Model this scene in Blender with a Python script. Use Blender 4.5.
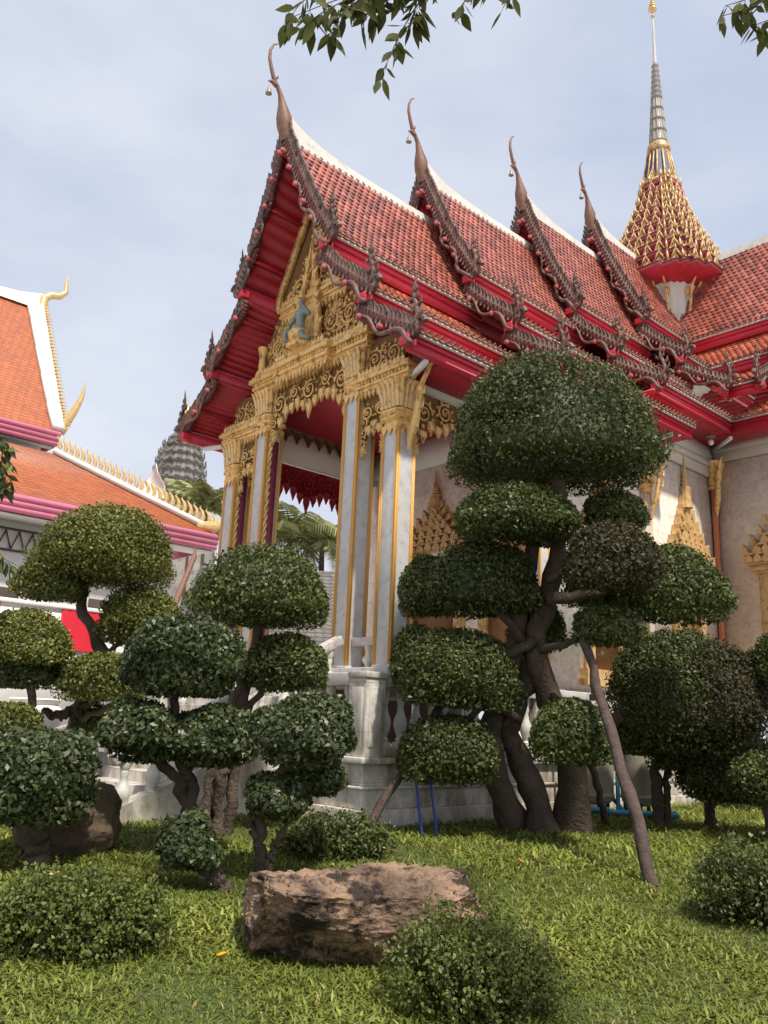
import bpy, math, random
import numpy as np
from mathutils import Vector, Matrix

for o in list(bpy.data.objects):
    bpy.data.objects.remove(o, do_unlink=True)
SC = bpy.context.scene
COL = SC.collection
RNG = np.random.default_rng(7)
random.seed(7)

# ------------------------------------------------------------------ camera
FPX, PITCH, ROLL, HEAD, EYE = 840.0, 14.1, 2.4, 47.9, 1.6
_p, _r, _h = (math.radians(a) for a in (PITCH, ROLL, HEAD))
FW = np.array([0, math.cos(_p), math.sin(_p)])
_up = np.array([0, -math.sin(_p), math.cos(_p)])
_rt = np.array([1.0, 0, 0])
RT = _rt * math.cos(_r) + _up * math.sin(_r)
UP = _up * math.cos(_r) - _rt * math.sin(_r)
CAM = np.array([0, 0, EYE])
cam_d = bpy.data.cameras.new('camera')
cam = bpy.data.objects.new('camera', cam_d)
COL.objects.link(cam)
cam_d.sensor_fit = 'VERTICAL'
cam_d.sensor_height = 24.0
cam_d.lens = FPX / 1024 * 24.0
cam_d.clip_start = 0.05
cam_d.clip_end = 2000
m = Matrix.Identity(4)
for i in range(3):
    m[i][0], m[i][1], m[i][2], m[i][3] = RT[i], UP[i], -FW[i], CAM[i]
cam.matrix_world = m
SC.camera = cam

# ------------------------------------------------------------------ sky, sun, exposure
UD = np.array([math.sin(_h), math.cos(_h), 0.0])      # along the temple ridge
VD = np.array([-math.cos(_h), math.sin(_h), 0.0])     # along the temple front
SUN_EL = math.radians(60)
sh = -VD * 1.0 - UD * 0.20
sh /= np.linalg.norm(sh)
SUN_DIR = np.array([sh[0] * math.cos(SUN_EL), sh[1] * math.cos(SUN_EL), math.sin(SUN_EL)])
sd = bpy.data.lights.new('sun', 'SUN')
sd.energy = 3.7
sd.angle = math.radians(2.5)
sd.color = (1.0, 0.93, 0.82)
sun = bpy.data.objects.new('sun', sd)
COL.objects.link(sun)
sun.rotation_euler = Vector(SUN_DIR).to_track_quat('Z', 'Y').to_euler()
sun.location = (10, -10, 30)

wd = bpy.data.worlds.new('World')
SC.world = wd
wd.use_nodes = True
nt = wd.node_tree
nt.nodes.clear()
N = nt.nodes.new
L = nt.links.new
out = N('ShaderNodeOutputWorld')
mix = N('ShaderNodeMixShader')
b1, b2 = N('ShaderNodeBackground'), N('ShaderNodeBackground')
sky = N('ShaderNodeTexSky')
sky.sky_type = 'NISHITA'
sky.sun_disc = False
sky.sun_elevation = SUN_EL
sky.sun_rotation = math.atan2(SUN_DIR[0], SUN_DIR[1])
sky.dust_density = 2.0
b1.inputs['Strength'].default_value = 0.11
L(sky.outputs[0], b1.inputs['Color'])
tc = N('ShaderNodeTexCoord')
mp = N('ShaderNodeMapping')
mp.inputs['Scale'].default_value = (1.0, 1.0, 2.2)
mp.inputs['Location'].default_value = (0.35, 0.1, 0.2)
L(tc.outputs['Generated'], mp.inputs['Vector'])
nz = N('ShaderNodeTexNoise')
nz.inputs['Scale'].default_value = 1.7
nz.inputs['Detail'].default_value = 7
nz.inputs['Roughness'].default_value = 0.52
L(mp.outputs[0], nz.inputs['Vector'])
cr = N('ShaderNodeValToRGB')
cr.color_ramp.elements[0].position = 0.30
cr.color_ramp.elements[0].color = (0.75,) * 3 + (1,)
cr.color_ramp.elements[1].position = 0.72
cr.color_ramp.elements[1].color = (0.97,) * 3 + (1,)
L(nz.outputs['Fac'], cr.inputs[0])
cc = N('ShaderNodeValToRGB')
cc.color_ramp.elements[0].position = 0.35
cc.color_ramp.elements[0].color = (0.44, 0.485, 0.595, 1)
cc.color_ramp.elements[1].position = 0.70
cc.color_ramp.elements[1].color = (0.60, 0.615, 0.655, 1)
L(nz.outputs['Fac'], cc.inputs[0])
L(cc.outputs[0], b2.inputs['Color'])
b2.inputs['Strength'].default_value = 1.06
L(cr.outputs[0], mix.inputs[0])
L(b1.outputs[0], mix.inputs[1])
L(b2.outputs[0], mix.inputs[2])
L(mix.outputs[0], out.inputs['Surface'])

SC.view_settings.view_transform = 'Standard'
SC.view_settings.look = 'None'
SC.view_settings.gamma = 1
SC.view_settings.use_curve_mapping = False
SC.view_settings.exposure = 0.50
SC.render.engine = 'CYCLES'
SC.cycles.max_bounces = 6
SC.cycles.use_denoising = True


# ------------------------------------------------------------------ helpers
def ray(x, y):
    return RT * (x - 384) / FPX - UP * (y - 512) / FPX + FW


def at(x, y, Y):
    d = ray(x, y)
    return CAM + d * (Y / d[1])


P0 = at(391, 669, 12.0)        # foot of the near corner column of the temple porch


def Wd(u, v, z):
    return P0 + UD * u + VD * v + np.array([0, 0, z])


def ground_z(x, y):
    t = np.clip((np.asarray(y, float) - 3.5) / 7.0, 0, 1)
    t = t * t * (3 - 2 * t)
    return 0.36 * t + 0.02 * np.sin(1.3 * np.asarray(x) + 0.7) * np.sin(0.9 * np.asarray(y))


class MB:
    """collects vertices and faces, then links them as one mesh object"""

    def __init__(self):
        self.V, self.F, self.A, self.n = [], {}, [], 0

    def add(self, V, F, a=None):
        V = np.asarray(V, float).reshape(-1, 3)
        self.V.append(V)
        self.A.append(np.full(len(V), random.random() if a is None else a) if np.isscalar(a) or a is None else np.asarray(a))
        if isinstance(F, np.ndarray):
            self.F.setdefault(F.shape[1], []).append(F + self.n)
        else:
            for f in F:
                self.F.setdefault(len(f), []).append(np.array([f]) + self.n)
        self.n += len(V)
        return self

    def box(self, x0, x1, y0, y1, z0, z1, fr=None, a=None):
        V = np.array([(x, y, z) for z in (z0, z1) for y in (y0, y1) for x in (x0, x1)], float)
        if fr is not None:
            V = fr(V)
        F = np.array([(0, 2, 3, 1), (4, 5, 7, 6), (0, 1, 5, 4), (2, 6, 7, 3), (0, 4, 6, 2), (1, 3, 7, 5)])
        return self.add(V, F, a)

    def beam(self, p, q, w, h, up=(0, 0, 1), a=None):
        p, q, up = (np.asarray(t, float) for t in (p, q, up))
        d = q - p
        d /= np.linalg.norm(d)
        s = np.cross(d, up)
        s /= np.linalg.norm(s)
        t = np.cross(s, d)
        V = [c + s * i * w / 2 + t * j * h / 2 for c in (p, q) for i, j in ((-1, -1), (1, -1), (1, 1), (-1, 1))]
        F = [(0, 1, 2, 3), (7, 6, 5, 4), (0, 4, 5, 1), (1, 5, 6, 2), (2, 6, 7, 3), (3, 7, 4, 0)]
        return self.add(V, np.array(F), a)

    def prism(self, poly, o, ax, ay, n, depth, a=None):
        o, ax, ay, n = (np.asarray(t, float) for t in (o, ax, ay, n))
        P = np.array([o + ax * x + ay * y for x, y in poly])
        k = len(P)
        V = np.concatenate([P, P + n * depth])
        F = [tuple(range(k)), tuple(range(2 * k - 1, k - 1, -1))]
        F += [(i, (i + 1) % k, k + (i + 1) % k, k + i) for i in range(k)]
        return self.add(V, F, a)

    def tube(self, path, rad, n=8, cap=True, flat=None, a=None):
        P = np.asarray(path, float)
        k = len(P)
        R = np.full(k, rad) if np.isscalar(rad) else np.asarray(rad, float)
        T = np.gradient(P, axis=0)
        T /= np.linalg.norm(T, axis=1)[:, None] + 1e-9
        ref = np.array([0.0, 0, 1]) if abs(T[0][2]) < 0.9 else np.array([1.0, 0, 0])
        if flat is not None:
            ref = np.asarray(flat, float)
        S = np.cross(T[0], ref)
        S /= np.linalg.norm(S)
        V = []
        ang = np.linspace(0, 2 * np.pi, n, endpoint=False)
        for i in range(k):
            S = S - T[i] * np.dot(S, T[i])
            S /= np.linalg.norm(S) + 1e-9
            B = np.cross(T[i], S)
            V.append(P[i] + R[i] * (np.cos(ang)[:, None] * S + np.sin(ang)[:, None] * B))
        V = np.concatenate(V)
        F = [(i * n + j, i * n + (j + 1) % n, (i + 1) * n + (j + 1) % n, (i + 1) * n + j) for i in range(k - 1) for j in range(n)]
        self.add(V, np.array(F), a)
        if cap:
            self.F.setdefault(n, []).append(np.array([list(range(n))[::-1]]) + self.n - k * n)
            self.F.setdefault(n, []).append(np.array([list(range(n))]) + self.n - n)
        return self

    def lathe(self, prof, c, n=16, sq=None, a=None):
        """profile of (radius, z) turned about the vertical through c; sq: outline multiplier per angle"""
        c = np.asarray(c, float)
        ang = np.linspace(0, 2 * np.pi, n, endpoint=False)
        D = np.stack([np.cos(ang), np.sin(ang)], 1) if sq is None else np.asarray(sq)
        n = len(D)
        V = np.concatenate([np.column_stack([c[0] + r * D[:, 0], c[1] + r * D[:, 1], np.full(n, c[2] + z)]) for r, z in prof])
        k = len(prof)
        F = [(i * n + j, i * n + (j + 1) % n, (i + 1) * n + (j + 1) % n, (i + 1) * n + j) for i in range(k - 1) for j in range(n)]
        self.add(V, np.array(F), a)
        self.F.setdefault(n, []).append(np.array([list(range(n))[::-1]]) + self.n - k * n)
        self.F.setdefault(n, []).append(np.array([list(range(n))]) + self.n - n)
        return self

    def ball(self, c, r, nu=12, nv=8, a=None):
        c = np.asarray(c, float)
        r = np.asarray(r, float) * np.ones(3)
        V = [(math.sin(math.pi * i / nv) * math.cos(2 * math.pi * j / nu), math.sin(math.pi * i / nv) * math.sin(2 * math.pi * j / nu), math.cos(math.pi * i / nv)) for i in range(nv + 1) for j in range(nu)]
        F = [(i * nu + j, (i + 1) * nu + j, (i + 1) * nu + (j + 1) % nu, i * nu + (j + 1) % nu) for i in range(nv) for j in range(nu)]
        return self.add(np.array(V) * r + c, np.array(F), a)

    def build(self, name, mat, parent=None, smooth=None, bevel=0):
        V = np.concatenate(self.V)
        off = np.zeros(3)
        if parent is not None and parent.get('_org') is not None:
            off = np.array(parent['_org'])
        V = V - off
        me = bpy.data.meshes.new(name)
        sizes, idx = [], []
        for k, fl in self.F.items():
            A = np.concatenate(fl)
            sizes.append(np.full(len(A), k))
            idx.append(A.ravel())
        sizes, idx = np.concatenate(sizes), np.concatenate(idx)
        me.vertices.add(len(V))
        me.vertices.foreach_set('co', V.astype(np.float32).ravel())
        me.loops.add(len(idx))
        me.loops.foreach_set('vertex_index', idx.astype(np.int32))
        me.polygons.add(len(sizes))
        st = np.concatenate([[0], np.cumsum(sizes)[:-1]])
        me.polygons.foreach_set('loop_start', st.astype(np.int32))
        me.polygons.foreach_set('loop_total', sizes.astype(np.int32))
        at_ = me.attributes.new('rnd', 'FLOAT', 'POINT')
        at_.data.foreach_set('value', np.concatenate(self.A).astype(np.float32))
        me.update(calc_edges=True)
        me.validate()
        if smooth is not None:
            me.shade_smooth()
            if smooth < 170:
                me.set_sharp_from_angle(angle=math.radians(smooth))
        me.materials.append(mat)
        o = bpy.data.objects.new(name, me)
        COL.objects.link(o)
        if parent is not None:
            o.parent = parent
            if parent.get('_org') is not None:
                o['_org'] = list(parent['_org'])
        if bevel:
            md = o.modifiers.new('edge', 'BEVEL')
            md.width = bevel
            md.segments = 2
            md.limit_method = 'ANGLE'
        return o


def tag(o, label=None, cat=None, group=None, kind=None):
    for k, v in (('label', label), ('category', cat), ('group', group), ('kind', kind)):
        if v:
            o[k] = v
    return o


def thing(name, loc, label, cat, group=None, rz=0.0):
    """an Empty at the thing's base; its parts are given in world coordinates (or local ones if rz is set)"""
    o = bpy.data.objects.new(name, None)
    COL.objects.link(o)
    o.location = [float(t) for t in loc]
    o.rotation_euler = (0, 0, rz)
    if not rz:
        o['_org'] = [float(t) for t in loc]
    o.empty_display_size = 0.2
    return tag(o, label, cat, group)


# ------------------------------------------------------------------ materials
def mat(name, base, var=(1, 1, 1), scale=4.0, rough=0.7, metal=0.0, bump=0.0, bscale=30.0, rnd=0.0, spec=0.4, trans=0.0,
        detail=6, stain=None, stain_scale=2.0, stain_pos=(0.52, 0.68), coat=0.0):
    """noise-mottled surface: base colour wandering to base*var, optional stains, per-piece tint from the rnd attribute"""
    M = bpy.data.materials.new(name)
    M.use_nodes = True
    t = M.node_tree
    b = t.nodes['Principled BSDF']
    n, l = t.nodes.new, t.links.new
    co = n('ShaderNodeTexCoord')
    z = n('ShaderNodeTexNoise')
    z.inputs['Scale'].default_value = scale
    z.inputs['Detail'].default_value = detail
    z.inputs['Roughness'].default_value = 0.62
    l(co.outputs['Object'], z.inputs['Vector'])
    r = n('ShaderNodeValToRGB')
    r.color_ramp.elements[0].position = 0.33
    r.color_ramp.elements[1].position = 0.67
    r.color_ramp.elements[0].color = (*base, 1)
    r.color_ramp.elements[1].color = (*[min(1, c * k) for c, k in zip(base, var)], 1)
    l(z.outputs['Fac'], r.inputs[0])
    colr = r.outputs[0]
    if stain is not None:
        z2 = n('ShaderNodeTexNoise')
        z2.inputs['Scale'].default_value = stain_scale
        z2.inputs['Detail'].default_value = 8
        z2.inputs['Roughness'].default_value = 0.68
        l(co.outputs['Object'], z2.inputs['Vector'])
        r2 = n('ShaderNodeValToRGB')
        r2.color_ramp.elements[0].position, r2.color_ramp.elements[1].position = stain_pos
        l(z2.outputs['Fac'], r2.inputs[0])
        mx = n('ShaderNodeMix')
        mx.data_type = 'RGBA'
        l(r2.outputs[0], mx.inputs[0])
        l(colr, mx.inputs[6])
        mx.inputs[7].default_value = (*stain, 1)
        colr = mx.outputs[2]
    if rnd:
        at_ = n('ShaderNodeAttribute')
        at_.attribute_name = 'rnd'
        mr = n('ShaderNodeMapRange')
        mr.inputs['To Min'].default_value = 1 - rnd
        mr.inputs['To Max'].default_value = 1 + rnd
        l(at_.outputs['Fac'], mr.inputs['Value'])
        vm = n('ShaderNodeVectorMath')
        vm.operation = 'SCALE'
        l(colr, vm.inputs[0])
        l(mr.outputs[0], vm.inputs['Scale'])
        colr = vm.outputs[0]
    l(colr, b.inputs['Base Color'])
    b.inputs['Roughness'].default_value = rough
    b.inputs['Metallic'].default_value = metal
    b.inputs['Specular IOR Level'].default_value = spec
    if coat:
        b.inputs['Coat Weight'].default_value = coat
        b.inputs['Coat Roughness'].default_value = 0.15
    if bump:
        zb = n('ShaderNodeTexNoise')
        zb.inputs['Scale'].default_value = bscale
        zb.inputs['Detail'].default_value = 8
        l(co.outputs['Object'], zb.inputs['Vector'])
        bp = n('ShaderNodeBump')
        bp.inputs['Strength'].default_value = min(1, bump)
        bp.inputs['Distance'].default_value = 0.02 * max(1, bump)
        l(zb.outputs['Fac'], bp.inputs['Height'])
        l(bp.outputs[0], b.inputs['Normal'])
    if trans:
        tr = n('ShaderNodeBsdfTranslucent')
        l(colr, tr.inputs['Color'])
        ms = n('ShaderNodeMixShader')
        ms.inputs[0].default_value = trans
        l(b.outputs[0], ms.inputs[1])
        l(tr.outputs[0], ms.inputs[2])
        l(ms.outputs[0], t.nodes['Material Output'].inputs['Surface'])
    return M


def leafmat(name, dark, light, rough=0.42, trans=0.22, spec=0.45):
    """leaf colour runs from dark to light by each leaf's own rnd value"""
    M = mat(name, dark, rough=rough, spec=spec, trans=trans)
    t = M.node_tree
    n, l = t.nodes.new, t.links.new
    at_ = n('ShaderNodeAttribute')
    at_.attribute_name = 'rnd'
    r = n('ShaderNodeValToRGB')
    r.color_ramp.elements[0].color = (*dark, 1)
    r.color_ramp.elements[1].color = (*light, 1)
    e = r.color_ramp.elements.new(0.7)
    e.color = (*[(a * 0.55 + b * 0.45) for a, b in zip(dark, light)], 1)
    l(at_.outputs['Fac'], r.inputs[0])
    for nd in t.nodes:
        if nd.type in ('BSDF_PRINCIPLED', 'BSDF_TRANSLUCENT'):
            inp = nd.inputs['Base Color'] if nd.type == 'BSDF_PRINCIPLED' else nd.inputs['Color']
            for k in list(inp.links):
                t.links.remove(k)
            l(r.outputs[0], inp)
    return M


def slabmat(name, c1, c2, mortar, bw=0.6, bh=0.35, scale=1.0, rot=(0, 0, 0), rough=0.5, stain=(0.3, 0.2, 0.12), stain_amt=0.5, bump=0.15, msize=0.006,
            stretch=(1.2, 1.2, 0.5), pos=(0.5, 0.75)):
    """stone facing in courses, run in object space along x+y and z, with drip-shaped stains"""
    M = bpy.data.materials.new(name)
    M.use_nodes = True
    t = M.node_tree
    b = t.nodes['Principled BSDF']
    n, l = t.nodes.new, t.links.new
    co = n('ShaderNodeTexCoord')
    sp = n('ShaderNodeSeparateXYZ')
    l(co.outputs['Object'], sp.inputs[0])
    ad = n('ShaderNodeMath')
    l(sp.outputs[0], ad.inputs[0])
    l(sp.outputs[1], ad.inputs[1])
    cb = n('ShaderNodeCombineXYZ')
    l(ad.outputs[0], cb.inputs[0])
    l(sp.outputs[2], cb.inputs[1])
    br = n('ShaderNodeTexBrick')
    br.inputs['Color1'].default_value = (*c1, 1)
    br.inputs['Color2'].default_value = (*c2, 1)
    br.inputs['Mortar'].default_value = (*mortar, 1)
    br.inputs['Scale'].default_value = scale
    br.inputs['Mortar Size'].default_value = msize
    br.inputs['Brick Width'].default_value = bw
    br.inputs['Row Height'].default_value = bh
    l(cb.outputs[0], br.inputs['Vector'])
    mp = n('ShaderNodeMapping')
    mp.inputs['Scale'].default_value = stretch
    l(co.outputs['Object'], mp.inputs[0])
    z = n('ShaderNodeTexNoise')
    z.inputs['Scale'].default_value = 2.2
    z.inputs['Detail'].default_value = 9
    z.inputs['Roughness'].default_value = 0.65
    l(mp.outputs[0], z.inputs['Vector'])
    r = n('ShaderNodeValToRGB')
    r.color_ramp.elements[0].position, r.color_ramp.elements[1].position = pos
    r.color_ramp.elements[1].color = (stain_amt,) * 3 + (1,)
    r.color_ramp.elements[0].color = (0, 0, 0, 1)
    l(z.outputs['Fac'], r.inputs[0])
    mx = n('ShaderNodeMix')
    mx.data_type = 'RGBA'
    l(r.outputs[0], mx.inputs[0])
    l(br.outputs['Color'], mx.inputs[6])
    mx.inputs[7].default_value = (*stain, 1)
    # fine veins
    z3 = n('ShaderNodeTexNoise')
    z3.inputs['Scale'].default_value = 7
    z3.inputs['Detail'].default_value = 10
    z3.inputs['Distortion'].default_value = 1.2
    l(co.outputs['Object'], z3.inputs['Vector'])
    mr = n('ShaderNodeMapRange')
    mr.inputs['From Min'].default_value = 0.3
    mr.inputs['From Max'].default_value = 0.7
    mr.inputs['To Min'].default_value = 0.78
    mr.inputs['To Max'].default_value = 1.12
    l(z3.outputs['Fac'], mr.inputs['Value'])
    vm = n('ShaderNodeVectorMath')
    vm.operation = 'SCALE'
    l(mx.outputs[2], vm.inputs[0])
    l(mr.outputs[0], vm.inputs['Scale'])
    l(vm.outputs[0], b.inputs['Base Color'])
    b.inputs['Roughness'].default_value = rough
    bp = n('ShaderNodeBump')
    bp.inputs['Strength'].default_value = bump
    bp.inputs['Distance'].default_value = 0.01
    sb = n('ShaderNodeMath')
    sb.operation = 'MULTIPLY_ADD'
    l(br.outputs['Fac'], sb.inputs[0])
    sb.inputs[1].default_value = -1.5
    l(z3.outputs['Fac'], sb.inputs[2])
    l(sb.outputs[0], bp.inputs['Height'])
    l(bp.outputs[0], b.inputs['Normal'])
    return M


M = {
    'red': mat('red_paint', (0.50, 0.022, 0.045), (1.12, 1.5, 1.5), 2.5, rough=0.45, stain=(0.42, 0.05, 0.06), stain_scale=3),
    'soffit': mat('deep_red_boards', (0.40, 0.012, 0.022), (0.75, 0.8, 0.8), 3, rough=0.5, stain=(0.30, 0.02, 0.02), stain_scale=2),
    'pink': mat('faded_pink_paint', (0.46, 0.10, 0.11), (1.15, 1.2, 1.2), 8, rough=0.6),
    'tile': mat('glazed_red_roof_tile', (0.265, 0.074, 0.052), (1.3, 1.5, 1.5), 1.2, rough=0.34, rnd=0.38, spec=0.5, stain=(0.16, 0.05, 0.045), stain_scale=2.5),
    'tile2': mat('orange_red_roof_tile', (0.40, 0.105, 0.055), (1.15, 1.3, 1.3), 2.0, rough=0.4, rnd=0.3, spec=0.5, stain=(0.17, 0.06, 0.045), stain_scale=3),
    'antefix': mat('weathered_brown_tile_ends', (0.16, 0.085, 0.06), (1.9, 1.7, 1.7), 9, rough=0.6, rnd=0.25),
    'barge': mat('weathered_mosaic_bargeboard', (0.062, 0.040, 0.032), (2.9, 2.6, 2.3), 16, rough=0.5, bump=0.5, bscale=60, rnd=0.5, stain=(0.20, 0.05, 0.045), stain_scale=6, stain_pos=(0.60, 0.68)),
    'barge_base': mat('dark_red_bargeboard', (0.085, 0.028, 0.026), (1.5, 1.2, 1.2), 12, rough=0.5),
    'chofa': mat('terracotta_finial', (0.145, 0.075, 0.050), (1.7, 1.6, 1.6), 14, rough=0.5, bump=0.3, bscale=80),
    'ridge': mat('white_lime_ridge', (0.58, 0.56, 0.52), (0.85, 0.84, 0.8), 4, rough=0.8, stain=(0.38, 0.34, 0.29), stain_scale=3, stain_pos=(0.56, 0.72)),
    'gold': mat('weathered_gold', (0.74, 0.47, 0.17), (1.2, 1.25, 1.4), 22, rough=0.42, metal=0.1, bump=0.35, bscale=90, stain=(0.17, 0.085, 0.03), stain_scale=9, stain_pos=(0.5, 0.68)),
    'gold_bright': mat('bright_gold', (0.62, 0.43, 0.18), (1.15, 1.2, 1.35), 14, rough=0.36, metal=0.3, stain=(0.45, 0.24, 0.06), stain_scale=10),
    'gold_spire': mat('antique_gold', (0.50, 0.335, 0.135), (1.3, 1.35, 1.5), 14, rough=0.42, metal=0.15, stain=(0.28, 0.13, 0.06), stain_scale=7, stain_pos=(.48, .64)),
    'gold_ochre': mat('ochre_gold_stucco', (0.56, 0.36, 0.15), (1.15, 1.2, 1.3), 18, rough=0.5, metal=0.1, bump=0.3, bscale=70, stain=(0.26, 0.13, 0.05), stain_scale=8, stain_pos=(0.5, 0.66)),  # own ochre gilding of the window and door surrounds
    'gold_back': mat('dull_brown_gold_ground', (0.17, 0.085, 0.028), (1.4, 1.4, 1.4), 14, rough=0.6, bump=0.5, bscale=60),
    'silver_gold': mat('silvered_gold_mosaic', (0.36, 0.30, 0.20), (1.3, 1.3, 1.3), 26, rough=0.35, metal=0.2, bump=0.3, bscale=80),
    'band': mat('orange_gold_band', (0.64, 0.33, 0.075), (1.1, 1.15, 1.2), 12, rough=0.5),
    'orange_edge': mat('orange_red_edge', (0.50, 0.15, 0.07), (1.1, 1.2, 1.3), 10, rough=0.5),
    'marble': mat('grey_marble', (0.50, 0.49, 0.48), (1.14, 1.14, 1.14), 3.2, rough=0.38, detail=9, stain=(0.41, 0.395, 0.38), stain_scale=6, stain_pos=(0.5, 0.66)),
    'white': mat('white_plaster', (0.74, 0.73, 0.70), (0.92, 0.91, 0.88), 3, rough=0.75),
    'wall': slabmat('beige_marble_slabs', (0.85, 0.76, 0.66), (0.88, 0.80, 0.71), (0.62, 0.54, 0.46), 0.62, 0.42, rough=0.45, stain=(0.56, 0.46, 0.39), stain_amt=0.5, msize=0.004, bump=0.06),
    'stone': slabmat('stained_white_marble_plinth', (0.62, 0.58, 0.51), (0.70, 0.66, 0.60), (0.30, 0.24, 0.18), 1.5, 0.62, rough=0.55, stain=(0.24, 0.17, 0.11), stain_amt=0.85, msize=0.003, pos=(0.44, 0.64), bump=.06, stretch=(1.6, 1.6, .55)),
    'baluster': mat('mottled_white_marble', (0.66, 0.65, 0.60), (0.8, 0.82, 0.78), 7, rough=0.5, stain=(0.36, 0.36, 0.31), stain_scale=6, stain_pos=(0.55, 0.72)),
    'cap': mat('weathered_marble_rail', (0.46, 0.44, 0.42), (1.25, 1.22, 1.2), 5, rough=0.55, stain=(0.25, 0.22, 0.2), stain_scale=4),
    'dark': mat('dark_interior', (0.06, 0.045, 0.04), rough=0.8),
    'inner': mat('shaded_interior_plaster', (0.36, 0.26, 0.22), (1.15, 1.15, 1.15), 2, rough=0.7),
    'valance_red': mat('crimson_valance', (0.24, 0.008, 0.02), (1.3, 1.3, 1.3), 6, rough=0.6),
    'teal': mat('teal_painted_figure', (0.15, 0.195, 0.19), (1.7, 1.5, 1.4), 12, rough=0.5),
    'blue_mosaic': mat('dark_blue_mosaic', (0.05, 0.055, 0.10), (2.0, 1.9, 1.6), 25, rough=0.6),
    'grey_glass': mat('grey_mosaic', (0.20, 0.185, 0.17), (1.6, 1.5, 1.4), 18, rough=0.4),
    'grape': mat('dark_maroon_edge', (0.17, 0.03, 0.05), (1.4, 1.3, 1.3), 10, rough=0.5),
    'glass': mat('milky_lamp_glass', (0.75, 0.75, 0.72), rough=0.25),
    'bark': mat('grey_brown_bark', (0.060, 0.043, 0.032), (1.8, 1.75, 1.7), 6, rough=0.9, bump=1.6, bscale=26, stain=(0.12, 0.10, 0.078), stain_scale=5, stain_pos=(0.52, 0.7)),
    'pole': mat('weathered_timber_prop', (0.052, 0.036, 0.030), (2.0, 1.9, 1.85), 9, rough=0.85, bump=0.8, bscale=30),
}

# ================================================================== ground
lawn_edge = [(-14.0, 12.6), (-6.0, 12.9), (-3.6, 13.6), (-2.2, 13.2), (-1.0, 12.6)]
ROT = math.atan2(UD[1], UD[0])


def sheet(name, x0, x1, y0, y1, nx, ny, zf, material, kind='structure'):
    X, Y = np.meshgrid(np.linspace(x0, x1, nx), np.linspace(y0, y1, ny))
    Z = zf(X, Y)
    V = np.stack([X, Y, Z], -1).reshape(-1, 3)
    i = (np.arange(ny - 1)[:, None] * nx + np.arange(nx - 1)[None]).ravel()
    o = MB().add(V, np.stack([i, i + 1, i + nx + 1, i + nx], 1)).build(name, material, smooth=180)
    return tag(o, kind=kind)


M['soil'] = mat('mossy_soil', (0.055, 0.075, 0.018), (1.5, 1.3, 1.2), 5, rough=0.95, bump=1.0, bscale=40, stain=(0.07, 0.05, 0.03), stain_scale=2.5)
M['paving'] = slabmat('pale_court_paving', (0.55, 0.52, 0.48), (0.62, 0.59, 0.55), (0.36, 0.33, 0.3), 0.9, 0.9, rough=0.7, stain=(0.35, 0.3, 0.25), stain_amt=0.5)
lawn = sheet('lawn', -9, 12, -3, 17.4, 90, 90, lambda x, y: ground_z(x, y) - 0.02, M['soil'])
# beyond the turf edge on the left the lawn gives way to the court: cut those quads
import bmesh
bm = bmesh.new()
bm.from_mesh(lawn.data)


def turf(x, y):
    if x < -0.9:
        return y < np.interp(x, [p[0] for p in lawn_edge], [p[1] for p in lawn_edge])
    d = np.array([x, y]) - P0[:2]
    v = d @ VD[:2]
    return v < -0.45


bmesh.ops.delete(bm, geom=[f for f in bm.faces if not turf(*f.calc_center_median()[:2])], context='FACES')
bm.to_mesh(lawn.data)
bm.free()
court = sheet('courtyard_ground', -600, 600, -200, 1200, 40, 40, lambda x, y: -0.07 + 0 * x, M['paving'])

# ================================================================== the temple hall (local frame: x along the ridge, y along the front, z up)
T = thing('temple_hall', P0, 'red tiled temple hall with telescoped roofs, gilded gable porch and a golden spire', 'temple', rz=ROT)
CV = 2.225          # ridge line
X3, Y3, Z3 = np.eye(3)

T1 = np.array([(0, 9.42), (0.3, 8.72), (0.62, 8.07), (0.93, 7.50), (1.26, 6.97)])
T2 = np.array([(1.12, 6.62), (1.62, 6.11), (2.20, 5.65)])
T3 = np.array([(2.04, 5.36), (2.56, 4.98), (3.12, 4.66)])


def fine(P, n):
    s = np.concatenate([[0], np.cumsum(np.linalg.norm(np.diff(P, axis=0), axis=1))])
    q = np.linspace(0, s[-1], n)
    # smooth by quadratic fit so the slope sags gently
    deg = min(3, len(P) - 1)
    c = [np.polyfit(s, P[:, k], deg) for k in (0, 1)]
    return np.stack([np.polyval(c[0], q), np.polyval(c[1], q)], 1), s[-1]


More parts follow.
